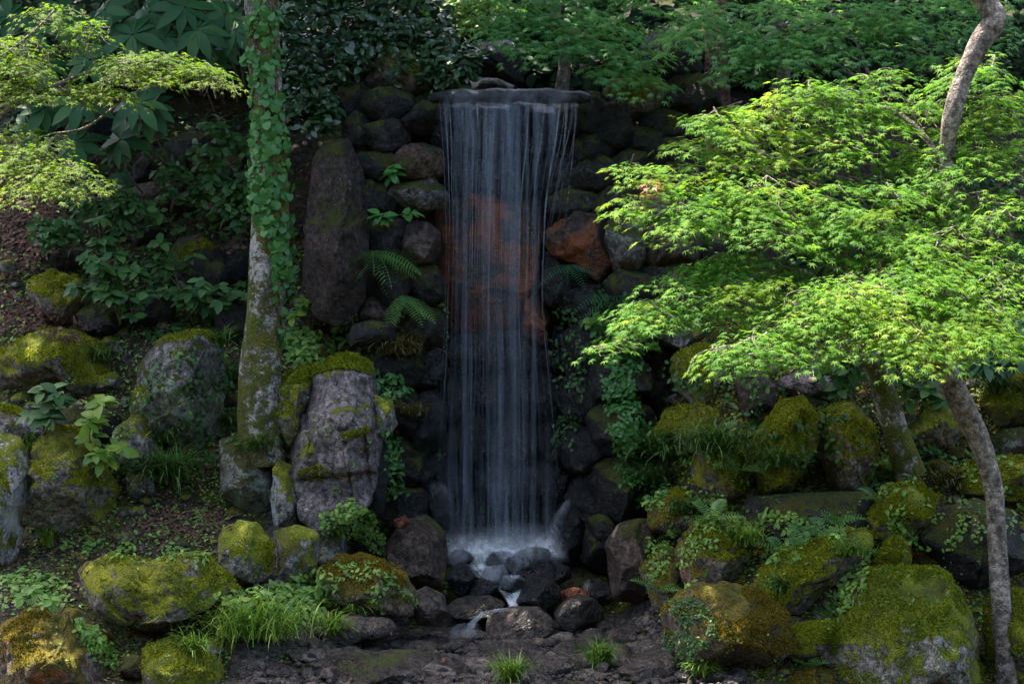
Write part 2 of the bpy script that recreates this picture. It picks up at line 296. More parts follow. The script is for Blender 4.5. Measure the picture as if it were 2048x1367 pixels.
# ---------------------------------------------------------------- rocks
_ico = {}
def ico(s):
    if s not in _ico:
        bm = bmesh.new(); bmesh.ops.create_icosphere(bm, subdivisions=s, radius=1.)
        v = np.array([q.co[:] for q in bm.verts]); f = np.array([[q.index for q in t.verts] for t in bm.faces]); bm.free(); _ico[s] = (v, f)
    return _ico[s]
def rock_shape(poly, Y, thick, seed, sub=5, facets=18, amp=.07, boxy=.52, lean=0., steps=(), cushion=0.):
    """closed rock whose silhouette follows an outline; world vertices"""
    r_ = np.random.default_rng(seed)
    pts = np.array([P(a, b, Y)[[0, 2]] for a, b in poly]); c = (pts.min(0) + pts.max(0)) / 2
    th = np.linspace(-math.pi, math.pi, 181)[:-1]; d = np.stack([np.cos(th), np.sin(th)], -1)
    R = np.zeros(180); A = pts - c; B = np.roll(A, -1, 0)
    for a, b in zip(A, B):
        e = b - a; den = d[:, 0] * e[1] - d[:, 1] * e[0]; den = np.where(abs(den) < 1e-9, 1e-9, den)
        t = (a[0] * e[1] - a[1] * e[0]) / den; u = (a[0] * d[:, 1] - a[1] * d[:, 0]) / den
        R = np.where((t > 0) & (u >= -.001) & (u <= 1.001), np.maximum(R, t), R)
    R = np.where(R <= 0, R.mean(), R)
    for _ in range(2): R = .25 * np.roll(R, 1) + .5 * R + .25 * np.roll(R, -1)
    v, f = ico(sub)
    ang = np.arctan2(v[:, 2], v[:, 0]); s = np.sqrt(v[:, 0] ** 2 + v[:, 2] ** 2); cd = v[:, 1]
    s2 = s ** boxy; c2 = np.sign(cd) * abs(cd) ** boxy
    q = np.stack([np.cos(ang) * s2, c2, np.sin(ang) * s2], -1)
    for k in range(facets):
        n = nrm(np.array([r_.normal(0, .8), -abs(r_.normal(.75, .3)), r_.normal(.15, .75)]))
        off = r_.uniform(.52, .84); dd = q @ n - off
        q = q - np.where(dd > 0, dd, 0)[:, None] * n
    ab = ((ang + math.pi) / (2 * math.pi) * 36).astype(int) % 36; pr = np.hypot(q[:, 0], q[:, 2]); mx_ = np.zeros(36); np.maximum.at(mx_, ab, pr)
    mx_ = np.maximum(mx_, .4); q[:, [0, 2]] /= np.interp((ang + math.pi) / (2 * math.pi) * 36 - .5, np.arange(-1, 37), np.concatenate([mx_[-1:], mx_, mx_[:1]]))[:, None]
    rr = np.interp(ang, np.append(th, math.pi), np.append(R, R[0]))
    size = R.mean()
    w = np.stack([c[0] + q[:, 0] * rr, Y + q[:, 1] * thick, c[1] + q[:, 2] * rr], -1)
    w[:, 1] += lean * (w[:, 2] - c[1])
    n_ = nrm(w - np.array([c[0], Y, c[1]]))
    fr = 1.1 / max(size, .15)
    w = w + n_ * ((fbm(w * fr + seed, seed, 5, .55) - .5) * 2 * amp * size)[:, None]
    rg = 1 - abs(2 * fbm(w * fr * 2.7 + seed, seed + 40, 3) - 1)
    w = w - n_ * ((np.clip(rg - .86, 0, 1) * 1.1) * amp * 2.2 * size)[:, None]
    sz = np.clip(size, .12, .6)
    w = w + n_ * ((abs(2 * fbm(w * (3.2 / sz) * .9 + 3.1 * seed, seed + 9, 3) - 1) - .3) * -.055 * sz)[:, None]
    if cushion:
        w = w + n_ * (np.abs(2 * fbm(w * 5.5, seed + 60, 3) - 1) ** .7 * cushion * np.clip(n_[:, 2] + .7, 0, 1))[:, None]
    if facets > 5:
        for _ in range(3):
            a_ = r_.uniform(0, math.pi); n2 = np.array([math.cos(a_), r_.normal(0, .25), math.sin(a_)]); n2 /= np.linalg.norm(n2)
            dd = (w - np.array([c[0], Y, c[1]])) @ n2 / size + (fbm(w * 2.5, seed + 77, 2) - .5) * .5 - r_.uniform(-.45, .45)
            w = w + np.outer(sm(dd / .05 + .5), [0, 1, 0]) * (r_.uniform(.05, .13) * size)
    for x1, y1, x2, y2, dy, wd in steps:
        pxx = 1024 + w[:, 0] * PPM * DIST / (DIST + w[:, 1]); pyy = 683.5 - (w[:, 2] - CAM[2]) * PPM * DIST / (DIST + w[:, 1])
        L_ = math.hypot(x2 - x1, y2 - y1); t_ = ((pxx - x1) * (x2 - x1) + (pyy - y1) * (y2 - y1)) / L_ / L_
        sd = ((x2 - x1) * (pyy - y1) - (y2 - y1) * (pxx - x1)) / L_ + (fbm(w * 5, seed + 3, 3) - .5) * 14
        end = sm((t_ + .05) / .1) * sm((1.05 - t_) / .1)
        w[:, 1] += dy * sm(sd / 7 + .5) * np.exp(-np.maximum(sd, 0) / wd) * end + .022 * np.exp(-(sd / 4) ** 2) * end
    return w, f
def vnormals(V, F):
    fn = np.cross(V[F[:, 1]] - V[F[:, 0]], V[F[:, 2]] - V[F[:, 0]]); n = np.zeros_like(V)
    for k in range(3): np.add.at(n, F[:, k], fn)
    return nrm(n), np.linalg.norm(fn, axis=1), nrm(fn)
TT = np.array([(0, -.35, 0), (0, .35, 0), (.45, 0, 1.), (.0, .0, 0.), (-.35, .1, .8)]); TF = np.array([(0, 1, 2), (1, 0, 4)])
def frames(n, h):
    z = nrm(n); x = h - (h * z).sum(-1, keepdims=True) * z; x = nrm(x); return x, np.cross(z, x), z
def place(T, F, pos, n, h, s):
    x, y, z = frames(n, h); s = np.asarray(s)
    if s.ndim == 0: s = np.full(len(pos), float(s))
    V = pos[:, None] + s[:, None, None] * (T[None, :, 0:1] * x[:, None] + T[None, :, 1:2] * y[:, None] + T[None, :, 2:3] * z[:, None])
    return V.reshape(-1, 3), (F[None] + (np.arange(len(pos)) * len(T))[:, None, None]).reshape(-1, F.shape[1])
def moss_tufts(parent, V, F, n, bias, mat, seed, size=.022):
    r_ = np.random.default_rng(seed); vn, area, fn = vnormals(V, F)
    w = area * (fn[:, 1] < .35); pick = r_.choice(len(F), n * 3, p=w / w.sum())
    b = r_.dirichlet((1, 1, 1), len(pick)); pos = (V[F[pick]] * b[:, :, None]).sum(1); no = fn[pick]
    keep = no[:, 2] + (fbm(pos * 2.6, seed, 3) - .5) * 4.4 + bias > .85
    pos, no = pos[keep][:n], no[keep][:n]
    if len(pos) < 20: return
    nn = nrm(no + r_.normal(0, .35, no.shape) + np.array([0, 0, .25]))
    VV, FF = place(TT, TF, pos, nn, r_.normal(size=nn.shape), r_.uniform(.6, 1.4, len(pos)) * size)
    tag(obj('moss', VV, FF, mat, parent), kind='stuff')
_seed = [100]
def rock(poly, mat, label, Y=None, thick=None, sub=5, moss=None, name='boulder', mossmat='moss', bury=0., nm=2500, **kw):
    _seed[0] += 1; seed = _seed[0]
    a = np.array(poly, float); w, h = np.ptp(a[:, 0]), np.ptp(a[:, 1])
    g_ = ground_hit(a[:, 0].mean(), min(a[:, 1].max(), 1362))
    Y = g_ - .05 if Y is None else min(Y, g_)
    if thick is None: thick = PX(min(w, h) * .42 + max(w, h) * .12, Y)
    Y = Y + thick * .02 + bury
    if 'moss' in mat and moss is not None: kw.setdefault('cushion', .09)
    V, F = rock_shape(poly, Y, thick, seed, sub, **kw)
    c = np.array([V[:, 0].mean(), V[:, 1].mean(), V[:, 2].min()])
    o = obj(name, V, F, M[mat], smooth=True, base=c); tag(o, label, 'rock')
    if moss is not None: moss_tufts(o, V, F, nm, moss, M[mossmat], seed)
    return o
def ell(cx, cy, rx, ry, seed=None, n=9):
    r_ = np.random.default_rng(int(cx * 7 + cy * 13)); o = r_.uniform(0, 1)
    return [(cx + rx * math.cos(t) * k, cy + ry * math.sin(t) * k) for t, k in ((2 * math.pi * (j + o) / n, r_.uniform(.85, 1.12)) for j in range(n))]

# left bank
rock([(40, 560), (90, 540), (150, 560), (180, 610), (150, 655), (70, 645)], 'mossy', 'dim moss-flecked boulder below the leaf litter near the left edge', moss=.0)
rock([(-30, 700), (60, 655), (130, 668), (190, 690), (228, 760), (180, 792), (120, 775), (60, 800), (-30, 790)], 'mossy', 'broad moss-topped boulder with pale underside at the left edge', moss=.35, nm=5000, thick=.55)
rock([(250, 800), (268, 720), (320, 665), (390, 655), (432, 690), (438, 780), (430, 880), (400, 932), (340, 912), (290, 870), (250, 835)], 'lichen', 'big upright boulder crusted with grey-green lichen left of the ivy trunk', moss=.05, thick=.5, nm=2500, sub=6)
rock([(42, 960), (60, 890), (95, 852), (140, 870), (182, 930), (216, 985), (205, 1045), (120, 1075), (52, 1045)], 'mossy', 'pyramid-shaped boulder with yellow moss and bare violet patches', moss=.3, nm=4500, sub=6)
rock([(-40, 860), (25, 875), (48, 950), (46, 1020), (30, 1080), (20, 1130), (-40, 1140)], 'white', 'white-streaked rock cut off by the left edge', Y=-1.5, moss=-.1)
rock([(222, 860), (265, 826), (290, 838), (310, 910), (302, 962), (240, 962), (222, 910)], 'grey', 'small pointed rock with bare grey face beside the lime plant', moss=.1, nm=1200)
rock([(250, 940), (300, 948), (308, 990), (272, 1006), (248, 980)], 'lichen', 'small round lichened stone behind the drooping grass', sub=4)
rock([(-20, 805), (60, 828), (95, 872), (60, 905), (-20, 890)], 'violet', 'violet-grey rock between white-streaked rock and moss-topped boulder', moss=-.4, sub=4)
rock([(98, 822), (150, 800), (232, 828), (242, 872), (180, 902), (118, 884)], 'dark', 'flat dark stone under the moss-topped boulder', sub=4)
rock([(190, 752), (225, 742), (243, 760), (230, 782), (195, 785)], 'grey', 'little pale stone tucked beside the moss-topped boulder', sub=4)
rock([(430, 880), (500, 862), (552, 900), (562, 1000), (542, 1045), (470, 1024), (430, 990)], 'lichen', 'blocky grey-green rock right below the ivy trunk', thick=.4)
rock([(543, 915), (580, 932), (598, 1000), (588, 1052), (548, 1068), (536, 1000)], 'white', 'narrow upright rock splashed white between block and big boulder', thick=.25, Y=-1.0)
rock([(548, 860), (555, 770), (595, 722), (628, 742), (612, 800), (590, 880), (566, 915)], 'mossy', 'mossy shoulder rock wedged between ivy trunk and big violet boulder', moss=.3, Y=-.75)
BIG = rock([(563, 860), (600, 790), (606, 738), (650, 716), (700, 710), (742, 735), (750, 800), (762, 880), (752, 960), (737, 1012), (690, 1042), (640, 1062), (600, 1035), (578, 960)], 'violet', 'big violet-grey boulder with smooth moss cap left of the waterfall', Y=-1.15, thick=.55, sub=6, facets=16, amp=.06, steps=[(600, 790, 640, 960, .08, 400), (672, 745, 705, 1010, .05, 300), (760, 850, 685, 885, -.07, 60), (760, 940, 590, 960, -.10, 90), (730, 760, 740, 1000, .10, 400)])
rock([(744, 788), (784, 798), (794, 850), (770, 880), (748, 870)], 'grey', 'plain grey stone leaning on right side of the big violet boulder', Y=-.9, sub=4)
rock([(735, 850), (770, 870), (776, 960), (765, 1040), (735, 1050), (725, 950)], 'dark', 'dark upright stone tucked against the right foot of the big violet boulder', Y=-.85, sub=4)
rock([(436, 1080), (470, 1048), (510, 1055), (540, 1100), (537, 1150), (500, 1182), (460, 1177), (436, 1130)], 'greenmoss', 'round boulder with green moss on its left cheek', moss=.0, nm=1800)
rock([(536, 1068), (590, 1050), (634, 1070), (632, 1130), (600, 1168), (548, 1155)], 'grey', 'plain grey block between the round boulder and speckled stone', moss=-.6)
rock([(618, 1085), (650, 1060), (690, 1075), (692, 1130), (650, 1150), (622, 1130)], 'lichen', 'speckled stone right of the plain grey block', sub=4)
rock([(690, 1075), (740, 1060), (775, 1095), (765, 1125), (700, 1130)], 'dark', 'dark stone under the small-leaved green cushion', sub=4)
rock([(130, 1150), (180, 1124), (290, 1136), (370, 1118), (430, 1148), (474, 1196), (402, 1222), (372, 1252), (330, 1287), (268, 1292), (218, 1250), (148, 1212)], 'mossy', 'long tilted boulder with moss and flat grey patches in left foreground', Y=-2.1, thick=.6, moss=.15, nm=5000, sub=6, mossmat='mossg', lean=-.35)
rock([(-40, 1265), (60, 1222), (130, 1245), (180, 1308), (222, 1385), (200, 1440), (-40, 1440)], 'orangemoss', 'slanting dark boulder with orange moss edge in the bottom left corner', Y=-3.0, thick=.6, moss=.2, mossmat='mosso', nm=3500, sub=6)
rock([(278, 1312), (320, 1288), (362, 1303), (424, 1330), (452, 1372), (430, 1430), (285, 1430)], 'greenmoss', 'split pale rock with moss saddle at bottom left of the big grass tuft', Y=-3.2, moss=.1, nm=1500)
rock([(393, 1236), (450, 1208), (530, 1203), (565, 1226), (522, 1272), (440, 1268), (398, 1264)], 'orangemoss', 'low brown mossy rock behind the big grass tuft', moss=.0, nm=1500, mossmat='mosso')
rock(ell(422, 1293, 24, 20), 'white', 'round whitish stone beside the big grass tuft', sub=4, Y=-3.0)
rock(ell(262, 1338, 34, 26), 'tan', 'tan stone at the frame bottom left of the split pale rock', sub=4, Y=-3.1)
rock([(622, 1152), (680, 1124), (750, 1128), (802, 1155), (834, 1202), (822, 1238), (750, 1232), (680, 1208), (632, 1192)], 'orangemoss', 'low dome rock with rusty moss left of the stream', Y=-1.9, moss=.1, mossmat='mosso', nm=3000, thick=.45)
rock([(814, 1192), (850, 1174), (887, 1190), (897, 1226), (870, 1258), (832, 1252)], 'wetbrown', 'glossy round brown rock at left edge of the stream', Y=-1.7)
rock([(768, 1095), (798, 1045), (850, 1032), (887, 1070), (893, 1130), (884, 1185), (828, 1195), (783, 1155)], 'brown', 'brown boulder left of the waterfall foot', Y=-.9, thick=.4)
rock([(786, 1040), (810, 1030), (822, 1045), (808, 1058), (788, 1055)], 'redstone', 'small brick-red stone on top of the brown boulder', Y=-1.1, sub=4)
rock([(640, 1250), (700, 1235), (780, 1240), (800, 1268), (740, 1290), (650, 1295)], 'wetbrown', 'wet brown ledge below the rusty dome rock', Y=-2.3, sub=4)
rock([(470, 1410), (510, 1350), (580, 1326), (690, 1316), (800, 1315), (900, 1326), (940, 1350), (930, 1440), (470, 1440)], 'bedrock', 'long flat wet slab along the bottom of the frame', Y=-3.0, thick=.6, amp=.1, sub=6)
rock([(690, 690), (700, 650), (740, 638), (788, 645), (792, 680), (740, 694)], 'dark', 'flat dark stone under the big fern', Y=.1, sub=4)
rock([(596, 560), (602, 440), (615, 310), (640, 266), (692, 268), (720, 330), (738, 470), (728, 600), (692, 652), (620, 642)], 'slab', 'tall upright slab right of the ivy trunk', Y=.35, thick=.35, sub=6, amp=.05, boxy=.42, facets=24)
rock([(330, 500), (345, 470), (400, 465), (450, 490), (470, 560), (440, 610), (380, 600), (340, 560)], 'dark', 'shaded boulder behind the left glossy bushes', moss=-.3)
rock([(330, 395), (350, 380), (390, 383), (403, 410), (380, 430), (338, 428)], 'tan', 'small tan stone high on the shaded left slope', sub=4)
rock([(250, 460), (290, 440), (320, 455), (318, 490), (270, 495)], 'dark', 'dark stone left of the small tan stone, upper left slope', sub=4)
rock([(430, 400), (470, 385), (500, 410), (498, 450), (450, 455)], 'dark', 'dark stone touching the left side of the ivy trunk', sub=4)
rock([(258, 330), (285, 300), (310, 330), (300, 365), (262, 360)], 'dark', 'pointed dark stone below the broad-leaved shrub', sub=4)
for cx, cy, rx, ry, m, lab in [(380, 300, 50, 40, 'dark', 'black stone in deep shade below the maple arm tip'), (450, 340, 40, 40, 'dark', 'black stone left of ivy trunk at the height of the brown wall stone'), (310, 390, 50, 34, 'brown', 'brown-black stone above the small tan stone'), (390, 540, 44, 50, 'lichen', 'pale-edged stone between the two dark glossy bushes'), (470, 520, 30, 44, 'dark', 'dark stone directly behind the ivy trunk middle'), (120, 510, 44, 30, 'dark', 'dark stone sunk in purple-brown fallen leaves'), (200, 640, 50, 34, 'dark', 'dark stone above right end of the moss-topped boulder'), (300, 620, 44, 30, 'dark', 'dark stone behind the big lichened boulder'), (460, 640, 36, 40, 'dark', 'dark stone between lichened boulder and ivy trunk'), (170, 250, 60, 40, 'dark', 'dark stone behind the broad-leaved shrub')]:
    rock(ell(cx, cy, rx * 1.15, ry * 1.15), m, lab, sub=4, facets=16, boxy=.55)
# waterfall foot
FOOT = []
for k, (cx, cy, rx, ry, m, lab) in enumerate([
    (922, 1118, 26, 20, 'wet', 'foam-washed stone at left end of the waterfall foot'),
    (1000, 1122, 32, 20, 'wet', 'foam-washed stone at the middle of the waterfall foot'),
    (1032, 1132, 28, 26, 'wet', 'round stone in the foam, overlapping the middle stone'),
    (990, 1150, 28, 20, 'wet', 'lower round stone in the white water'),
    (1068, 1112, 38, 20, 'wet', 'foam-washed stone behind the black boulder'),
    (1022, 1165, 26, 16, 'wet', 'front stone over which the white water spills'),
    (923, 1160, 28, 36, 'wet', 'smooth black dome boulder left of the white water'),
    (968, 1182, 32, 26, 'wet', 'black block in front of the dome boulder'),
    (1092, 1146, 52, 30, 'wet', 'black boulder right of the white water'),
    (1078, 1190, 46, 36, 'wet', 'glinting black boulder in front of its darker neighbour'),
    (1148, 1192, 30, 18, 'redstone', 'reddish stone right of the glinting black boulder'),
    (1190, 1178, 34, 22, 'wet', 'dark wet stone beyond the reddish stone'),
    (955, 1215, 60, 24, 'wetbrown', 'low brown wet rock under the black block'),
    (1038, 1246, 78, 34, 'wetbrown', 'broad brown rock parting the stream'),
    (1162, 1232, 56, 40, 'wetbrown', 'wet blocky rock under the reddish stone')]):
    fo = rock(ell(cx, cy, rx, ry), m, lab, Y=[-.28, -.3, -.42, -.5, -.3, -.6, -.6, -.6, -.35, -.65, -.6, -.4, -.9, -1.1, -.95][k], sub=4, amp=.06, facets=4)
    if k < 6: FOOT.append(fo)
rock([(846, 990), (862, 968), (888, 970), (902, 1000), (900, 1060), (860, 1070)], 'wet', 'wet black rock splashed by the left edge of the fall', Y=.25, sub=4)
rock([(1098, 1080), (1112, 1030), (1135, 1000), (1165, 1010), (1180, 1080), (1160, 1120), (1110, 1125)], 'wet', 'wet black rock splashed by the right edge of the fall', Y=.25, sub=4)
# right bank
rock([(1212, 1092), (1240, 1050), (1290, 1038), (1324, 1070), (1314, 1150), (1292, 1214), (1228, 1204)], 'brown', 'brown boulder right of the waterfall foot', Y=-1.0, thick=.4)
rock([(1362, 1112), (1390, 1060), (1440, 1034), (1490, 1060), (1503, 1110), (1482, 1162), (1420, 1188), (1368, 1172)], 'orangemoss', 'bare-faced boulder with orange moss crown on the right bank', moss=.35, nm=2500, mossmat='moss')
rock([(1528, 1155), (1590, 1108), (1680, 1074), (1742, 1066), (1742, 1100), (1692, 1152), (1650, 1182), (1600, 1232), (1556, 1222), (1532, 1192)], 'mossy', 'long slanting moss-covered slab below the small ferns', moss=.35, nm=4500, sub=6)
rock([(1332, 1232), (1380, 1184), (1450, 1180), (1520, 1188), (1572, 1240), (1584, 1292), (1530, 1334), (1430, 1350), (1346, 1325)], 'orangemoss', 'rounded brown boulder with orange moss back at right stream edge', Y=-2.7, moss=.35, nm=4000, mossmat='mosso', sub=6)
rock([(1536, 1302), (1590, 1263), (1660, 1248), (1724, 1258), (1728, 1312), (1680, 1334), (1590, 1330)], 'verymossy', 'flat turf-covered rock left of the great mossy boulder', Y=-2.8, moss=.6, nm=3500, mossmat='mossg')
rock([(1694, 1330), (1730, 1230), (1768, 1166), (1840, 1148), (1912, 1158), (1962, 1208), (1988, 1280), (2004, 1440), (1694, 1440)], 'greenmoss', 'great green-mossed boulder with grey lichen spot in bottom right corner', Y=-3.2, thick=.8, moss=.45, nm=7000, mossmat='mossg', sub=6)
rock([(1500, 1372), (1560, 1345), (1640, 1335), (1710, 1345), (1715, 1420), (1500, 1420)], 'orangemoss', 'low mossy brown rock at frame bottom left of great boulder', Y=-3.4, moss=.3, nm=1500, mossmat='mosso')
rock([(1502, 935), (1530, 870), (1580, 808), (1622, 796), (1644, 860), (1624, 940), (1584, 1004), (1530, 1014)], 'verymossy', 'steep outcrop cushioned in yellow moss above the small ferns', moss=.7, nm=5000, thick=.5, sub=6)
rock([(1636, 885), (1664, 820), (1720, 803), (1752, 850), (1774, 930), (1742, 1004), (1680, 996)], 'mossy', 'split mossy outcrop left of the lichened leaning trunk', moss=.45, nm=3500, thick=.45, sub=6)
rock([(1500, 1000), (1600, 990), (1760, 985), (1770, 1050), (1680, 1085), (1560, 1100), (1500, 1070)], 'dark', 'dark hollow rock face above the small ferns', Y=-.55, thick=.3)
rock([(1300, 882), (1340, 824), (1400, 808), (1460, 834), (1484, 872), (1420, 904), (1330, 910)], 'mossy', 'moss-hooded rock above the right hand sedge tufts', moss=.55, nm=2500)
rock([(1346, 742), (1375, 698), (1430, 692), (1458, 740), (1444, 802), (1390, 814), (1358, 782)], 'greenmoss', 'lichened grey boulder with moss bonnet under the maple tip', moss=.1, nm=1500)
rock([(1280, 765), (1310, 700), (1345, 680), (1358, 740), (1332, 832), (1294, 842)], 'brown', 'dark brown upright rock left of the moss-bonnet boulder')
rock([(1320, 640), (1380, 620), (1440, 640), (1450, 690), (1380, 705), (1325, 690)], 'grey', 'shaded grey rock hidden under the drooping maple spray')
rock([(1470, 750), (1520, 735), (1560, 770), (1550, 840), (1490, 850)], 'brown', 'brownish rock under the lower maple branch', sub=4)
rock([(1555, 760), (1600, 742), (1680, 755), (1690, 795), (1600, 800)], 'pink', 'pinkish flat rock under the lower maple branch', sub=4)
rock([(1738, 1034), (1780, 986), (1840, 968), (1884, 1000), (1864, 1060), (1792, 1104), (1748, 1084)], 'verymossy', 'lumpy bright moss cushion rock left of the maple trunk', moss=.7, nm=4000)
rock([(1755, 1130), (1790, 1080), (1830, 1090), (1825, 1150), (1780, 1165)], 'verymossy', 'small moss cushion rock above the great mossy boulder', moss=.7, nm=1500, sub=4)
rock([(1850, 1080), (1900, 1020), (1980, 1005), (2060, 1030), (2080, 1155), (1990, 1180), (1900, 1170)], 'dark', 'dark fissured boulder behind the lower maple trunk', thick=.5)
rock([(1925, 975), (1980, 922), (2080, 915), (2080, 1025), (1960, 1030)], 'verymossy', 'mossy rock at right edge beside the maple trunk', moss=.5, nm=2500)
rock([(1975, 890), (2010, 862), (2080, 850), (2080, 905), (2000, 915)], 'lichen', 'pale lichened stone on the right edge', sub=4)
rock([(1975, 810), (2010, 765), (2080, 750), (2080, 850), (2000, 855)], 'verymossy', 'round moss mound on the right edge above the pale stone', moss=.6, nm=2000)
rock([(1800, 885), (1850, 820), (1900, 800), (1932, 850), (1912, 902), (1830, 915)], 'mossy', 'dark rock with moss and white fleck behind the maple trunk', moss=.2, nm=1500)
rock([(1985, 1215), (2040, 1190), (2090, 1200), (2090, 1400), (1990, 1400)], 'verymossy', 'mossy bank rock right of the maple trunk foot', Y=-2.7, moss=.5, nm=2500)
rock([(1400, 900), (1450, 880), (1500, 910), (1500, 1000), (1440, 1020), (1390, 980)], 'verymossy', 'brown moss-hung rock beneath the right hand sedge tufts', moss=.4, nm=2500, thick=.4)
rock([(1300, 1010), (1350, 980), (1420, 1000), (1410, 1060), (1340, 1080), (1300, 1060)], 'orangemoss', 'brown rock with orange moss above the brown fall-side boulder', moss=.3, nm=1500)
rock([(1285, 1150), (1330, 1100), (1370, 1120), (1360, 1200), (1310, 1230)], 'orangemoss', 'mossy rock wedged right of the brown fall-side boulder', moss=.2, nm=1200, sub=4)

# stacked stone wall round the fall; stone colours carry the recess shade
wall = empty('stone_wall', (0, 1.2, .6), 'stacked stone wall with shade-darkened colour behind and beside the waterfall', 'stone wall')
def wstone(poly, mat, Y, thick=None, sub=4, **kw):
    kw['facets'] = 16; kw['boxy'] = .5; kw['amp'] = .09; m_ = np.mean(poly, 0); poly = [tuple(m_ + (np.array(q) - m_) * 1.14) for q in poly]
    _seed[0] += 1; a = np.array(poly, float)
    if thick is None: thick = PX(np.ptp(a[:, 1]) * .55, Y)
    V, F = rock_shape(poly, Y + .1, thick, _seed[0], sub, **kw)
    obj('stone', V, F, M[mat], wall, True)
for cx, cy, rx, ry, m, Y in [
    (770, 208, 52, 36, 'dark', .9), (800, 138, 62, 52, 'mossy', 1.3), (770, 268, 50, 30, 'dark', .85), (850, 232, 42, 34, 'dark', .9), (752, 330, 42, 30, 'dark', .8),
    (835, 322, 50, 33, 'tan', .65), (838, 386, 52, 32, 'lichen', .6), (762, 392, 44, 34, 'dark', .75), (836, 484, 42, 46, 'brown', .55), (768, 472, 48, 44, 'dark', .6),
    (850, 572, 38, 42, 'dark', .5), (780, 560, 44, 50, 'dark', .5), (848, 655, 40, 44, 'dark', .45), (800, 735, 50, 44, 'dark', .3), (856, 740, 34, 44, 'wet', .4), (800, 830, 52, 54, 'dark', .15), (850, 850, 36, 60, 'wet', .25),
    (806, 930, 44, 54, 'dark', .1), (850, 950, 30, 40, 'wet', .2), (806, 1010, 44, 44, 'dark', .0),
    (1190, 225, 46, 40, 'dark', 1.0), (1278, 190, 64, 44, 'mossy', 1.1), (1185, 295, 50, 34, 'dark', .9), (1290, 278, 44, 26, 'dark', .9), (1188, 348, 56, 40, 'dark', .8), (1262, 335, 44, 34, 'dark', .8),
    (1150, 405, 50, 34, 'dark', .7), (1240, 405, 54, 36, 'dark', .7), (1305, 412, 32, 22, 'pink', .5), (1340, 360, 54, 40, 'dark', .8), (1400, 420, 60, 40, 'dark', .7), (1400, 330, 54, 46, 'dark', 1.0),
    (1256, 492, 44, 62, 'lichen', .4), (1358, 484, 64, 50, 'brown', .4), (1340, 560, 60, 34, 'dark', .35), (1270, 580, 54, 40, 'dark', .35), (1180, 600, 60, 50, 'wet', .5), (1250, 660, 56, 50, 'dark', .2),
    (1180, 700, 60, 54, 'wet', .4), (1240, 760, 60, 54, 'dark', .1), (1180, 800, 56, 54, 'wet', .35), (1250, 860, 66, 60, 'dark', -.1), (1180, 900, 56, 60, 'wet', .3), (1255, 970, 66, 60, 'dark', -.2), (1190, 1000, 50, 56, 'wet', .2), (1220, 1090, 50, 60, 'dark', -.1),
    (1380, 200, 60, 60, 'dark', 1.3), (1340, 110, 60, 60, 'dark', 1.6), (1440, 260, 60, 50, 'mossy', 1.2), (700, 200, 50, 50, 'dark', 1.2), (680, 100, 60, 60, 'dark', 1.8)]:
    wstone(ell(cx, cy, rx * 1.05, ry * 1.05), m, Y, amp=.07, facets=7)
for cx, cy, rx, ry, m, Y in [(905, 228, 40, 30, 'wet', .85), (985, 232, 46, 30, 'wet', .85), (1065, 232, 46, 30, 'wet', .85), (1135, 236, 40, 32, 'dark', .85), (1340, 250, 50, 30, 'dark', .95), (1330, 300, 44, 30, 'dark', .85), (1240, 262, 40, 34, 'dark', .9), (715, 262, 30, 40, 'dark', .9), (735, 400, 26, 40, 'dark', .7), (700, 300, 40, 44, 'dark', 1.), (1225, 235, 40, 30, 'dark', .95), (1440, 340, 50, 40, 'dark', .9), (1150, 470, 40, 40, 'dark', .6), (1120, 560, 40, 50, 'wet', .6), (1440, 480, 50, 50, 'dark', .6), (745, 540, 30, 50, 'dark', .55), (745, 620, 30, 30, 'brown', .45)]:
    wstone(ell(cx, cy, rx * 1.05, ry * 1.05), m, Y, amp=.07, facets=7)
wstone([(1092, 472), (1150, 424), (1214, 438), (1226, 520), (1196, 560), (1150, 520), (1110, 510)], 'rust', .45, .35, 5)
r2 = np.random.default_rng(5)
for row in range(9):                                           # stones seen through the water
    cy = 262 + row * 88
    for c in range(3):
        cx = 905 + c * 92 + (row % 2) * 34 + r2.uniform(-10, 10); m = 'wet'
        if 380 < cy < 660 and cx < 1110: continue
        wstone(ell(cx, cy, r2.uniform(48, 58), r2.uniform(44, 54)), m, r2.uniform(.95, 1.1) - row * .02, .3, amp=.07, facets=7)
wstone([(880, 430), (925, 398), (1010, 388), (1068, 412), (1088, 520), (1078, 620), (1020, 662), (930, 655), (885, 570)], 'rust', .95, .42, 6)
wstone([(1040, 600), (1075, 590), (1100, 640), (1080, 690), (1045, 670)], 'rust', .75, .25)
# lip
rock([(925, 178), (935, 155), (985, 152), (1030, 165), (1034, 180)], 'wetbrown', 'low dark stone in the stream above the lip slab', Y=1.5, sub=4)
rock([(900, 130), (915, 85), (960, 70), (1020, 75), (1050, 110), (1048, 160), (920, 165)], 'wet', 'black rock standing in for the shaded hole above the waterfall', Y=2.6, thick=.4)  # near-black stone painting in the shade of an open cavity

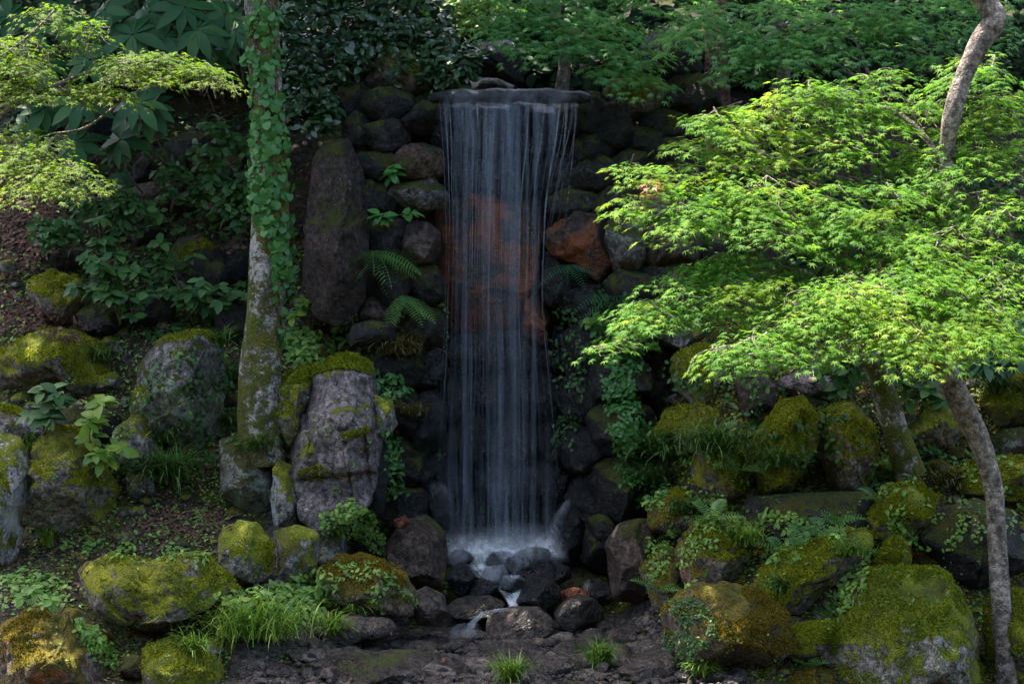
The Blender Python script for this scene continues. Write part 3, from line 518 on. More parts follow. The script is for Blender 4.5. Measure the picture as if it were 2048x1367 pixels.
# stream bed cobbles: pieces of the setting
bed_V = []
bed = tag(link('stream_bed', None, loc=(0, -2, 0)), 'wet cobbled stream bed below the fall', kind='structure')
xs2 = np.linspace(-2.5, 2.0, 60); ys2 = np.linspace(-6, -.7, 50); bx, by = np.meshgrid(xs2, ys2)
bz = H(bx, by) + .02 + (fbm(np.stack([bx.ravel(), by.ravel(), bx.ravel() * 0], -1) * 3, 8, 4).reshape(bx.shape) - .5) * .2
i = (np.arange(49)[:, None] * 60 + np.arange(59)[None]).ravel()
obj('bed_sheet', np.stack([bx.ravel(), by.ravel(), bz.ravel()], -1), np.stack([i, i + 1, i + 61, i + 60], -1), M['bed'], bed, True)
m = bpy.data.materials.new('shallow_water'); m.use_nodes = True; nt = m.node_tree; b_ = nt.nodes['Principled BSDF']; b_.inputs['Base Color'].default_value = (.03, .035, .04, 1); b_.inputs['Roughness'].default_value = .06; b_.inputs['Alpha'].default_value = .38
g_ = N(nt, 'ShaderNodeNewGeometry'); bp = N(nt, 'ShaderNodeBump'); bp.inputs['Strength'].default_value = .35; bp.inputs['Distance'].default_value = .03; nt.links.new(noise(nt, g_.outputs['Position'], 9, 3, .6), bp.inputs['Height']); nt.links.new(bp.outputs[0], b_.inputs['Normal'])
wx_, wy_ = np.meshgrid(np.linspace(-2.4, 1.9, 30), np.linspace(-6, -.75, 24)); i = (np.arange(23)[:, None] * 30 + np.arange(29)[None]).ravel()
tag(obj('stream', np.stack([wx_.ravel(), wy_.ravel(), -.035 + .012 * wy_.ravel() + .02], -1), np.stack([i, i + 1, i + 31, i + 30], -1), m, base=(0, -2, 0)), 'shallow dark water between the stream stones', kind='structure')
cob = []
for k in range(6):
    v, f = ico(3); s = v.copy(); r_ = np.random.default_rng(k + 50)
    for _ in range(7):
        n = nrm(r_.normal(size=3)); dd = s @ n - r_.uniform(.6, .85); s = s - np.where(dd > 0, dd, 0)[:, None] * n
    s = s * (1 + (fbm(s * 1.6 + k, k, 4) - .5) * .5)[:, None] * np.array([1, .8, .55]); cob.append((s, f))
cobm = {m: [make_mesh('stone', s_, f_, M[m], True) for s_, f_ in cob] for m in ('wetbrown', 'wet', 'pebble', 'bed')}
rub = {m: [make_mesh('stone', s_, f_, M[m], True) for s_, f_ in cob] for m in ('mossy', 'lichen', 'grey', 'orangemoss')}
r3 = np.random.default_rng(11)
big = [(950, 1285, 46), (905, 1300, 34), (1000, 1312, 52), (1085, 1300, 40), (1140, 1312, 52), (1232, 1322, 60), (1180, 1290, 42), (1268, 1350, 40), (1040, 1335, 48), (1120, 1345, 50), (760, 1285, 36), (830, 1280, 30), (860, 1290, 34), (720, 1275, 30), (1290, 1300, 36), (680, 1310, 26), (935, 1250, 24), (1310, 1360, 40), (880, 1275, 22), (1210, 1262, 34), (1380, 1355, 40), (1440, 1360, 34)]
for px, py, s in big + [(r3.uniform(600, 1420), r3.uniform(1240, 1362), r3.uniform(8, 26)) for _ in range(200)] + [(r3.uniform(560, 1380), r3.uniform(1275, 1364), r3.uniform(20, 44)) for _ in range(60)]:
    Y = ground_hit(px, py); p = P(px, py, Y); m = r3.choice(['wetbrown', 'bed', 'pebble', 'wet'], p=[.4, .3, .14, .16]); sc_ = PX(s, Y)
    o = link('stone', cobm[m][r3.integers(6)], bed); o.location = p - np.array([0, -2, 0]) + np.array([0, 0, sc_ * .15])
    o.scale = (sc_, sc_ * r3.uniform(.8, 1.2), sc_ * r3.uniform(.7, 1.)); o.rotation_euler = (r3.normal(0, .15), r3.normal(0, .15), r3.uniform(0, 6.28))

gv, gf = ico(2); r_ = np.random.default_rng(33); gp = []
while len(gp) < 1500:
    x, y = r_.uniform(-2.4, 1.95), r_.uniform(-4.2, -.8); gp.append((x, y))
gp = np.array(gp); gzz = H(gp[:, 0], gp[:, 1]) + .03; Vs = []; Fs = []
for k, ((x, y), z) in enumerate(zip(gp, gzz)):
    sc_ = r_.uniform(.015, .05) * (1 if r_.random() < .85 else 1.6); q = gv * (1 + (vnoise(gv * 1.5 + k, k % 50) - .5) * .7)[:, None] * np.array([1, r_.uniform(.6, 1), r_.uniform(.4, .8)]); a_ = r_.uniform(0, 6.28)
    q = np.stack([q[:, 0] * math.cos(a_) - q[:, 1] * math.sin(a_), q[:, 0] * math.sin(a_) + q[:, 1] * math.cos(a_), q[:, 2]], -1); Vs.append(q * sc_ + np.array([x, y, z])); Fs.append(gf + k * len(gv))
tag(obj('gravel', np.vstack(Vs), np.vstack(Fs), M['pebble'], bed, True), kind='stuff')
# ---------------------------------------------------------------- trunks and branches
def catmull(p, n=8):
    p = np.asarray(p, float); q = np.vstack([2 * p[0] - p[1], p, 2 * p[-1] - p[-2]]); out = []
    for k in range(len(p) - 1):
        a, b, c, d = q[k:k + 4]
        for t in np.arange(n) / n:
            out.append(.5 * ((2 * b) + (c - a) * t + (2 * a - 5 * b + 4 * c - d) * t * t + (3 * b - a - 3 * c + d) * t ** 3))
    out.append(p[-1]); return np.array(out)
def tube(path, rad, sides=8, n=6, rough=0., seed=0):
    q = catmull(np.column_stack([path, rad]), n); c = q[:, :3]; r = np.maximum(q[:, 3], .001)
    t = nrm(np.gradient(c, axis=0)); r0_ = np.array([1., 0, 0]) if abs(t[0, 2]) > .8 else np.array([0, 0, 1.]); uu = nrm(np.cross(t[0], r0_)); u = []
    for t_ in t: uu = nrm(uu - t_ * (uu @ t_)); u.append(uu)
    u = np.array(u); w = np.cross(t, u); a = np.linspace(0, 2 * math.pi, sides, endpoint=False)
    V = c[:, None] + r[:, None, None] * (np.cos(a)[None, :, None] * u[:, None] + np.sin(a)[None, :, None] * w[:, None])
    m = len(c); V = V.reshape(-1, 3)
    if rough:
        cc = np.repeat(c, sides, 0); d = nrm(V - cc)
        V = V + d * ((fbm(V * np.array([5, 5, 2.2]), seed, 4) - .5) * 2 * rough)[:, None]
    i = np.arange(m - 1)[:, None] * sides; j = np.arange(sides)[None]; j2 = (j + 1) % sides
    F = np.stack([(i + j), (i + j2), (i + sides + j2), (i + sides + j)], -1).reshape(-1, 4)
    return V, F
def join(parts):
    Vs, Fs, o = [], [], 0
    for V, F in parts: Vs.append(V); Fs.append(F + o); o += len(V)
    return np.vstack(Vs), np.vstack(Fs)
def pxpath(pts):  # (px, py, Y, radius px)
    return np.array([P(a, b, Y) for a, b, Y, r in pts]), np.array([PX(r, Y) for a, b, Y, r in pts])

# leaf templates: x = tip direction, z = up
def maple_leaf(n=7, spread=128, notch=.26, w=1.):
    an = np.radians(np.linspace(-spread, spread, n)); L = 1 - .48 * (abs(np.linspace(-1, 1, n))) ** 1.6
    pts = [(0, 0, 0)]; st = an[1] - an[0]
    for k, a in enumerate(an):
        for aa, rr in ((a - st / 2, notch), (a, L[k])): pts.append((rr * math.cos(aa), rr * math.sin(aa) * w, -.30 * rr * rr))
    aa = an[-1] + st / 2; pts.append((notch * .8 * math.cos(aa), notch * .8 * math.sin(aa), -.02))
    T = np.array(pts); T[:, 0] += .1
    return T, np.array([(0, k, k + 1) for k in range(1, 2 * n + 1)])
def oval_leaf(w=.3, droop=.25, fold=.12, seg=3):
    xs_ = np.linspace(0, 1, seg + 2); T = []; F = []
    for x in xs_:
        ww = w * math.sin(math.pi * min(1, x * .93 + .04)) ** .8 if 0 < x < 1 else .01
        T += [(x, -ww, -droop * x * x + fold * ww / w * .5), (x, 0, -droop * x * x), (x, ww, -droop * x * x + fold * ww / w * .5)]
    for k in range(seg + 1):
        a = 3 * k; F += [(a, a + 3, a + 4), (a, a + 4, a + 1), (a + 1, a + 4, a + 5), (a + 1, a + 5, a + 2)]
    return np.array(T), np.array(F)
ML7 = maple_leaf(7); ML5 = maple_leaf(5, 110, .28); OV = oval_leaf(.28); OVW = oval_leaf(.2, .35, .08, 3); OVS = oval_leaf(.3, .15, .1, 1)
IVY = (np.array([(-.1, 0, 0), (-.28, .35, -.03), (.05, .52, -.08), (.45, .36, -.08), (.75, 0, -.12), (.45, -.36, -.08), (.05, -.52, -.08), (-.28, -.35, -.03)]), np.array([(0, k, k + 1) for k in range(7, 0, -1) if k < 7]))
CANL = (np.array([(-.5, -.3, 0), (.1, -.5, -.1), (.7, 0, -.2), (.1, .5, -.1), (-.5, .3, 0)]), np.array([(0, 1, 2), (0, 2, 3), (0, 3, 4)]))

def leaf_objects(parent, tmpl, mat, pos, n, h, s, name='leaf'):
    """each leaf an object of its own, sharing one mesh"""
    key = (id(tmpl), mat)
    me = _lm.get(key)
    if me is None: me = _lm[key] = make_mesh(name, tmpl[0], tmpl[1], M[mat])
    x, y, z = frames(n, h); base = np.array(parent.location)
    for k in range(len(pos)):
        o = bpy.data.objects.new(name, me); LATER.append(o); o.parent = parent
        mm = Matrix.Identity(4); sc_ = float(s[k])
        for r in range(3):
            mm[r][0] = x[k, r] * sc_; mm[r][1] = y[k, r] * sc_; mm[r][2] = z[k, r] * sc_; mm[r][3] = pos[k, r] - base[r]
        o.matrix_basis = mm
_lm = {}
def spray_pads(pads, Y0, leafpx, per=20, sig=.17, ny=.4, seed=0, dens=1.):
    """maple foliage laid out in drooping, overlapping sprays; pads: (cx, cy, rx, ry, rot, dY, n)"""
    r_ = np.random.default_rng(seed); out = []; tw = []
    for cx, cy, rx, ry, rot, dY, n in pads:
        Y = Y0 + dY; n = int(n * dens); nc = max(4, n // per); ca, sa = math.cos(math.radians(rot)), math.sin(math.radians(rot))
        u = r_.uniform(-1, 1, nc * 3); v = r_.uniform(-1, 1, nc * 3); k = np.where(u * u + v * v < 1)[0][:nc]; u, v = u[k], v[k]
        bulge = np.sqrt(np.clip(1 - u * u - v * v, 0, 1))
        for a, b, bu in zip(u, v, bulge):
            xx = cx + rx * (a * ca) - ry * b * sa; yy = cy + rx * a * sa + ry * b * ca
            dep = Y - .55 * b * PX(ry, Y) - .45 * bu * PX(min(rx, ry), Y) + (abs(r_.normal(0, .3)) if r_.random() < .45 else r_.normal(0, .06))
            c = P(xx, yy, dep); m = max(6, int(per * r_.uniform(.6, 1.4))); wx = sig * r_.uniform(1.2, 2.6); wy = sig * r_.uniform(.9, 1.7); tl = r_.normal(.38, .14); rl = r_.normal(0, .14) - .25 * a
            q = r_.normal(0, 1, (m, 2)); q = q / np.linalg.norm(q, axis=1, keepdims=True) * r_.uniform(0, 1, (m, 1)) ** .55; r2_ = (q ** 2).sum(1)
            off = np.stack([q[:, 0] * wx, q[:, 1] * wy, q[:, 1] * wy * tl + q[:, 0] * wx * -rl * -1 - .22 * wx * r2_ + r_.normal(0, .014, m)], -1)
            n_ = nrm(np.stack([-rl + q[:, 0] * .4 + r_.normal(0, .2, m), -tl * ny * 2 + q[:, 1] * .25 + r_.normal(0, .2, m), np.full(m, 1.)], -1))
            h_ = np.stack([q[:, 0] + r_.normal(0, .35, m), q[:, 1] - .2 + r_.normal(0, .35, m), -.3 * r2_ - .1], -1)
            out.append((c + off, n_, h_, PX(leafpx, dep) * .5 * r_.uniform(.5, 1.3, m)))
            for t_ in range(3):
                e_ = r_.integers(m); tw.append((c + np.array([0, wy * .6, wy * .6 * tl - .01]), c + off[e_] + np.array([0, .01, -.012])))
            tw.append((P(cx, cy + ry * .15, Y + .15), c + np.array([0, wy * .6, wy * .6 * tl - .01])))
    return [np.concatenate([o[k] for o in out]) for k in range(4)], tw
def twigs(tw, r0=.012, seed=0):
    r_ = np.random.default_rng(seed); ps = []
    for a, b in tw:
        mid = (a + b) / 2 + r_.normal(0, .05, 3) + np.array([0, .04, -.05]); ps.append(tube([a, mid, b], [r0, r0 * .6, r0 * .25], 4, 3))
    return join(ps)
def foliage(tree, tmpl, mat, L, nobj=0, seed=0, name='crown'):
    pos, n, h, s = L; idx = np.argsort(pos[:, 1] - .0 * pos[:, 2]); r_ = np.random.default_rng(seed)
    if nobj:
        front = idx[:int(len(idx) * .45)]; pick = r_.choice(front, min(nobj, len(front)), replace=False); rest = np.setdiff1d(idx, pick)
        leaf_objects(tree, tmpl, mat, pos[pick], n[pick], h[pick], s[pick])
    else: rest = idx
    V, F = place(tmpl[0], tmpl[1], pos[rest], n[rest], h[rest], s[rest])
    return tag(obj(name, V, F, M[mat], tree), kind='stuff')

UP_ = np.array([0, 0, 1.])
def shade_canopy(tree, blobs, n, size, seed, mat='shade_canopy'):  # unseen leaf masses overhead, shaped to cast shade below
    r_ = np.random.default_rng(seed); ps = []
    for (c, r) in blobs:
        d = nrm(r_.normal(size=(n, 3))) * (r_.uniform(.35, 1, (n, 1)) ** .5); ps.append(np.array(c) + d * np.array(r))
    pos = np.concatenate(ps); nn = nrm(r_.normal(0, .5, pos.shape) + np.array([0, 0, .8]))
    V, F = place(CANL[0], CANL[1], pos, nn, r_.normal(size=pos.shape), r_.uniform(.7, 1.3, len(pos)) * size)
    tag(obj('crown', V, F, M[mat], tree), kind='stuff')

# unseen leaf masses behind the camera, added to block low sky light
r_ = np.random.default_rng(77); ps = []
for x_ in np.linspace(-24, 24, 13):
    d = nrm(r_.normal(size=(420, 3))) * r_.uniform(.3, 1, (420, 1)) ** .5; ps.append(np.array([x_, -25 - r_.uniform(0, 3) - abs(x_) * -.25, 6.5]) + d * np.array([2.8, 2.5, 5.5]))
pos = np.concatenate(ps); V, F = place(CANL[0], CANL[1], pos, nrm(r_.normal(0, .6, pos.shape) + UP_ * .6), r_.normal(size=pos.shape), r_.uniform(.5, .9, len(pos)))
tag(obj('shade_leaf_screen', V, F, M['shade_canopy']), 'leaf masses added behind the camera to block low sky light', kind='stuff')
lp_, lr_ = pxpath([(856, 199, .62, 4), (866, 196, .62, 10), (900, 194, .58, 13), (960, 192, .55, 12), (1020, 193, .55, 13), (1090, 193, .56, 12), (1140, 194, .58, 12), (1172, 196, .62, 9), (1182, 200, .62, 3)])
V, F = tube(lp_, lr_, 24, 14, .03, 31); V[:, 1] = .58 + (V[:, 1] - .58) * 2.2; V[:, 2] += (fbm(V * 7, 5, 3) - .5) * .03
tag(obj('lip_slab', V, F, M['wet'], smooth=True), 'long horizontal stone slab the water pours over', 'rock')
# ivy-clad tree, left
b0 = P(520, 915, -.75)
ivy_tree = empty('ivy_clad_tree', b0, 'tall lichened tree trunk partly covered in ivy, left of the fall', 'tree')
pth, rad = pxpath([(520, 930, -.75, 50), (518, 880, -.75, 42), (519, 800, -.75, 42), (523, 720, -.75, 40), (529, 620, -.75, 37), (538, 500, -.75, 38), (540, 400, -.75, 37), (537, 250, -.75, 33), (530, 120, -.75, 32), (523, 0, -.75, 32), (515, -200, -.7, 30), (505, -450, -.5, 26), (500, -900, 0, 18)])
V, F = tube(pth, rad, 40, 14, .035, 4); obj('trunk', V, F, M['bark'], ivy_tree, True)
for k, (dx, dy, dz) in enumerate([(-1.6, .6, 1.5), (1.7, 1., 1.6), (.3, 2., 1.8), (-.8, -.4, 2.)]):
    s0 = P(508, -380 - 60 * k, -.5); V, F = tube([s0, s0 + np.array([dx, dy, dz]) * .5 + np.array([0, 0, .2]), s0 + np.array([dx, dy, dz]) * 1.4], [.12, .08, .03], 8); obj('branch', V, F, M['bark'], ivy_tree, True)
shade_canopy(ivy_tree, [((-3.2, 1., 10.), (2.6, 2.0, 1.5)), ((-1.2, 1.2, 10.6), (2.2, 2.0, 1.4)), ((-4.8, 2., 9.6), (2., 1.8, 1.5)), ((-5., -.15, 10.2), (1.7, 1.25, .8)), ((-9.3, -.1, 10.2), (1.7, 1.3, .8)), ((-7.2, -.15, 10.2), (1.8, 1.25, .8)), ((-7., 1.8, 10.), (1.8, 1.4, 1.)), ((-5.4, 4.4, 10.6), (3., 1.8, 1.4)), ((-1.5, 4., 11.), (2.6, 1.8, 1.4)), ((-4.2, 3., 10.2), (2.4, 1.6, 1.)), ((-6.6, 3.2, 10.2), (2.2, 1.6, 1.)), ((-3., -.25, 10.3), (1.7, 1.2, .8)), ((-.8, -.25, 10.3), (1.8, 1.25, .8))], 1500, .17, 1)  # out-of-view masses, spread to keep sun off the left bank and stream
# reddish trunk, right background
b0 = P(1432, 250, 2.2)
red_tree = empty('background_tree', b0, 'straight reddish-brown trunk behind the dark maple sprays', 'tree')
pth, rad = pxpath([(1436, 260, 2.2, 30), (1434, 180, 2.2, 24), (1432, 60, 2.2, 22), (1440, -200, 2.3, 20), (1450, -700, 2.5, 14)])
V, F = tube(pth, rad, 20, 8, .03, 9); obj('trunk', V, F, M['bark3'], red_tree, True)
shade_canopy(red_tree, [((1.2, -.05, 10.3), (1.5, 1.05, .8)), ((3., .05, 10.3), (1.5, 1.05, .8)), ((5., .2, 10.3), (1.6, 1.1, .8)), ((3., 4.8, 11.), (3., 1.8, 1.4)), ((7., 4.6, 10.6), (3., 1.8, 1.4))], 1700, .17, 2)  # out-of-view masses added to shade the stream and right bank

shade_canopy(red_tree, [((1.8, 2.2, 10.8), (2.4, 2.2, 1.6)), ((.2, 1.6, 11.), (1.8, 1.8, 1.3)), ((4., 2.6, 10.4), (2.4, 2., 1.6)), ((6.2, 2.4, 10.), (2.4, 2., 1.6))], 760, .17, 12)  # thinner unseen masses, letting dappled sun through to the maples behind
# right maple in the sun
YM = -3.0
b0 = P(2012, 1372, YM - .65)
maple = empty('maple_tree', b0, 'sunlit green maple with crooked bare trunk on the right', 'tree')
pth, rad = pxpath([(2026, 1450, YM - .75, 26), (2014, 1367, YM - .65, 21), (2004, 1250, YM - .5, 19), (1996, 1100, YM - .3, 19), (1986, 980, YM - .15, 20), (1962, 890, YM, 22), (1928, 815, YM, 23), (1895, 745, YM, 22), (1880, 690, YM, 20), (1886, 600, YM + .1, 18), (1895, 500, YM + .15, 17), (1899, 400, YM + .15, 17), (1895, 300, YM + .1, 16), (1905, 230, YM, 18), (1925, 160, YM, 19), (1957, 90, YM, 22), (1990, 42, YM, 22), (1972, 5, YM, 20), (1945, -40, YM, 18), (1900, -200, YM + .2, 12)])
V, F = tube(pth, rad, 24, 12, .022, 5); obj('trunk', V, F, M['bark2'], maple, True)
for pts in ([(1890, 730, YM, 15), (1800, 640, YM + .1, 12), (1700, 560, YM + .2, 10), (1640, 505, YM + .2, 8), (1560, 470, YM + .1, 5)],
            [(1890, 690, YM, 12), (1780, 690, YM - .6, 8), (1660, 700, YM - 1.1, 5), (1580, 715, YM - 1.4, 3.5), (1450, 735, YM - 1.6, 2)],
            [(1895, 420, YM + .1, 9), (1780, 390, YM + .3, 6), (1620, 340, YM + .35, 4), (1440, 340, YM + .2, 3), (1280, 380, YM + .1, 1.5)],
            [(1895, 330, YM + .1, 8), (1800, 230, YM + .5, 5), (1650, 190, YM + .6, 3)], [(1895, 480, YM + .1, 8), (1960, 400, YM + .3, 5), (2060, 330, YM + .3, 3)],
            [(1700, 545, YM + .2, 8), (1690, 500, YM + .15, 7), (1670, 470, YM + .1, 5)], [(1885, 650, YM, 10), (1990, 600, YM - .1, 6), (2080, 570, YM - .1, 4)]):
    p_, r_ = pxpath(pts); V, F = tube(p_, r_, 8, 6, .005); obj('branch', V, F, M['bark2'], maple, True)
pads = [(1900, 300, 100, 50, 0, .25, 260), (1960, 470, 90, 45, 0, .1, 200), (1680, 480, 110, 45, 0, .1, 240), (1300, 375, 115, 62, -22, .0, 330), (1420, 300, 130, 70, -28, .25, 380), (1560, 215, 130, 72, -22, .5, 420), (1700, 185, 130, 58, 0, .6, 400), (1820, 215, 110, 64, 12, .5, 330), (1640, 290, 140, 70, -5, .3, 400),
        (1480, 400, 140, 55, -5, -.1, 420), (1380, 430, 95, 40, 10, -.2, 230), (1600, 400, 130, 60, 0, .0, 380), (1760, 330, 110, 60, 5, .3, 320), (1560, 470, 120, 40, 12, -.2, 300), (1740, 420, 130, 55, -6, -.1, 400), (1850, 400, 70, 60, 0, .2, 200),
        (1980, 330, 120, 55, -8, -.1, 360), (2000, 250, 90, 50, 18, .2, 240), (2030, 420, 90, 60, 0, -.1, 220), (1900, 490, 120, 45, -8, -.2, 320), (1780, 510, 120, 50, 0, -.1, 330), (2030, 540, 80, 60, 0, -.1, 200),
        (1850, 570, 150, 60, 8, -.25, 500), (1720, 590, 140, 60, -14, -.2, 430), (1620, 640, 120, 60, -26, -.3, 400), (1520, 700, 110, 40, -14, -.4, 300), (1690, 670, 120, 45, -6, -.4, 340), (1850, 660, 130, 55, 6, -.45, 450), (1950, 640, 100, 55, 12, -.4, 330), (1820, 700, 70, 30, 0, -.5, 130), (1930, 590, 110, 50, 0, -.3, 300),
        (1960, 190, 80, 40, 25, .3, 160), (1990, 100, 70, 70, 0, .5, 160), (1760, 610, 90, 50, 0, -.5, 200)]
pads = [(a, b, c, d, e, f - max(0, (b - 340) / 350) * 1.15, g) for a, b, c, d, e, f, g in pads]     # lower tiers reach further out
L, tw = spray_pads(pads, YM, 27, 46, .165, .35, 21, 1.75)
foliage(maple, ML7, 'maple', L, 300, 1)
V, F = twigs(tw, .007, 3); obj('twigs', V, F, M['bark2'], maple, True)['kind'] = 'stuff'
yp, ty = spray_pads([(1540, 560, 60, 45, -35, -.9, 130), (1500, 590, 40, 25, 0, -.9, 60), (2000, 690, 50, 25, 0, -1.6, 80), (1990, 240, 60, 25, 25, .1, 90), (1300, 375, 60, 25, -20, -.2, 60), (1720, 470, 80, 18, -8, -.25, 80), (1420, 450, 60, 20, 0, -.3, 60), (1800, 430, 60, 20, 0, -.6, 70), (1900, 620, 90, 30, 0, -1.5, 120), (1450, 340, 60, 20, -20, -.1, 70)], YM, 26, 30, .13, .4, 22)
foliage(maple, ML7, 'maple_y', yp, 0, 2, 'yellowing_crown')
rp, ty = spray_pads([(1305, 372, 30, 12, -15, -.3, 26)], YM, 24, 12, .05, .4, 24)
foliage(maple, ML5, 'maple_r', rp, 0, 2, 'withered_leaves')
# lower drooping maple spray, in half shade behind
b0 = P(1815, 925, -1.35)
lean = empty('leaning_maple', b0, 'lichened mossy leaning trunk with drooping green spray toward the fall', 'tree')
p_, r_ = pxpath([(1822, 950, -1.35, 30), (1800, 890, -1.4, 27), (1772, 800, -1.5, 24), (1752, 740, -1.7, 20), (1700, 640, -2.1, 13), (1600, 545, -2.8, 8), (1450, 570, -3.4, 4), (1320, 620, -3.5, 2)])
V, F = tube(p_, r_, 20, 10, .025, 8); obj('trunk', V, F, M['bark'], lean, True)
L, tw = spray_pads([(1440, 560, 110, 55, -14, .1, 380), (1330, 610, 110, 45, -24, .0, 330), (1255, 670, 60, 32, -25, -.1, 130), (1400, 600, 120, 40, -18, -.2, 300), (1500, 520, 90, 40, 0, .2, 220), (1560, 590, 70, 40, -20, .1, 160)], -3.5, 26, 44, .15, .4, 25, 1.8)
foliage(lean, ML7, 'maple_l', L, 150, 3)
V, F = twigs(tw, .006, 4); obj('twigs', V, F, M['bark2'], lean, True)['kind'] = 'stuff'

# dim maples above the fall
for k, (bx_, pads, lab, Y0) in enumerate([
    (1120, [(1080, 40, 120, 60, 8, 0, 340), (1180, 60, 120, 60, 14, 0, 360), (1240, 110, 100, 40, 20, -.1, 260), (1080, 95, 60, 30, 15, 0, 120), (1130, 0, 130, 50, 0, .2, 300), (1300, 30, 130, 60, 5, .1, 380), (980, 20, 90, 45, 0, .3, 220), (1270, 150, 50, 18, 20, -.1, 70)], 'dim green maple hanging over the top of the waterfall', .7),
    (1560, [(1440, 80, 100, 50, 0, 0, 300), (1500, 50, 130, 60, 8, 0, 380), (1640, 30, 140, 60, 0, .1, 400), (1580, 100, 110, 40, 12, -.1, 260), (1800, 20, 140, 50, 0, .1, 380), (1700, 70, 110, 40, 10, 0, 240), (1850, 80, 90, 60, 20, -.1, 230), (1540, 120, 60, 30, 10, 0, 120), (1480, 130, 70, 30, 0, .1, 130), (1960, 30, 100, 60, 0, 0, 240)], 'dim green maple behind the sunlit one, top right', -.1)]):
    b0 = P(bx_, 190, Y0 + 1.6); t = empty('background_maple', b0, lab, 'tree', 'shaded maples on the cliff top')
    p_, r_ = pxpath([(bx_, 210, Y0 + 1.6, 16), (bx_ + 10, 100, Y0 + 1.5, 12), (bx_ - 10, -20, Y0 + 1., 10), (bx_ + 30, -300, Y0 + .8, 6)]); V, F = tube(p_, r_, 10, 6, .01); obj('trunk', V, F, M['bark2'], t, True)
    for c in pads[::2]:
        p_, r_ = pxpath([(bx_, 60, Y0 + 1.3, 7), ((bx_ + c[0]) / 2, (40 + c[1]) / 2, Y0 + .8, 5), (c[0], c[1] + 10, Y0 + .15, 2)]); V, F = tube(p_, r_, 6, 5); obj('branch', V, F, M['bark2'], t, True)
    L, tw = spray_pads(pads, Y0, 27, 40, .19, .5, 30 + k, 1.7); foliage(t, ML7, 'maple_d', L, 150, 5 + k)

# left maple, near and sunlit
YL = -4.2
b0 = np.array([-5.6, YL, H(np.array([-5.6]), np.array([YL]))[0]])
lm = empty('left_maple', b0, 'fine-leaved yellow-green maple branches reaching in from upper left', 'tree')
tk = [(b0 + np.array([0, 0, -.2])), b0 + np.array([.1, 0, 2.]), P(-160, 420, YL), P(-140, 150, YL), P(-180, -200, YL)]
V, F = tube(tk, [.16, .13, .1, .08, .05], 14, 8, .02); obj('trunk', V, F, M['bark2'], lm, True)
for pts in ([(-150, 330, YL, 9), (-20, 240, YL, 6), (110, 170, YL, 4), (260, 125, YL, 3), (400, 140, YL, 2)], [(-155, 400, YL, 8), (-20, 340, YL, 6), (90, 310, YL, 3), (170, 350, YL, 2)], [(100, 268, YL + .2, 2), (170, 255, YL + .2, 2), (240, 205, YL + .1, 2)], [(-145, 200, YL, 7), (-20, 130, YL, 5), (60, 70, YL, 3), (110, 20, YL, 2)], [(-20, 230, YL, 5), (60, 185, YL, 4), (160, 180, YL, 2)]):
    p_, r_ = pxpath(pts); V, F = tube(p_, r_, 6, 6); obj('branch', V, F, M['bark2'], lm, True)
lpads = [(30, 95, 70, 40, 20, 0, 260), (20, 130, 75, 25, 5, -.1, 200), (130, 178, 125, 22, 6, -.1, 420), (60, 190, 70, 14, 0, -.15, 150), (330, 125, 120, 20, 4, 0, 420), (240, 135, 80, 30, -18, 0, 220), (420, 160, 60, 16, 25, -.05, 150), (300, 150, 50, 12, 0, -.1, 90), (40, 330, 80, 50, 15, 0, 380), (110, 355, 90, 34, 12, -.1, 330), (90, 290, 35, 20, 0, -.1, 90), (60, 385, 40, 14, 0, -.1, 70), (20, 270, 40, 20, 0, 0, 90), (170, 60, 30, 22, 10, 0, 60), (110, 40, 45, 30, 30, .1, 120), (150, 95, 36, 22, 0, 0, 80)]
L, tw = spray_pads([(a, b, c, d, e, f - max(0, (b - 220) / 170) * .9, g) for a, b, c, d, e, f, g in lpads], YL, 20, 34, .11, .4, 26, 2.0)
foliage(lm, ML5, 'maple_y', L, 200, 7)
V, F = twigs(tw, .004, 6); obj('twigs', V, F, M['bark2'], lm, True)['kind'] = 'stuff'

# ---------------------------------------------------------------- plants that stand on what the camera ray meets
bpy.context.view_layer.update(); dg = bpy.context.evaluated_depsgraph_get()
def hit(px, py, skip=()):
    o = Vector(CAM); d = Vector(P(px, py, 0) - CAM).normalized(); start = o + d * 11.
    for _ in range(30):
        ok, loc, n, idx, ob, mx = scene.ray_cast(dg, start, d)
        if not ok: return None
        nm_ = ob.name.split('.')[0]
        if nm_ in SKIP or (nm_ in skip) or (nm_ == 'trunk' and 'trunk_ok' not in skip): start = loc + d * .003; continue
        n = np.array(n); 
        if n @ np.array(d) > 0: n = -n
        return np.array(loc), n, ob
    return None
def inpoly(x, y, poly):
    c = False; j = len(poly) - 1
    for i_ in range(len(poly)):
        xi, yi = poly[i_]; xj, yj = poly[j]
        if (yi > y) != (yj > y) and x < (xj - xi) * (y - yi) / (yj - yi) + xi: c = not c
        j = i_
    return c
def scatter(poly, n, seed, skip=(), clump=0.):
    r_ = np.random.default_rng(seed); a = np.array(poly, float); lo, hi = a.min(0), a.max(0); out = []; tries = 0
    while len(out) < n and tries < n * 12:
        tries += 1; x, y = r_.uniform(lo, hi)
        if not inpoly(x, y, poly): continue
        if clump and vnoise(np.array([[x / 28, y / 28, seed]]), seed)[0] < clump: continue
        h_ = hit(x, y, skip)
        if h_ is None: continue
        out.append((h_[0], h_[1]))
    return np.array([q[0] for q in out]), np.array([q[1] for q in out])
DOWN = np.array([0, 0, -1.]); UP = np.array([0, 0, 1.]); CAMW = np.array([0, -1., 0])
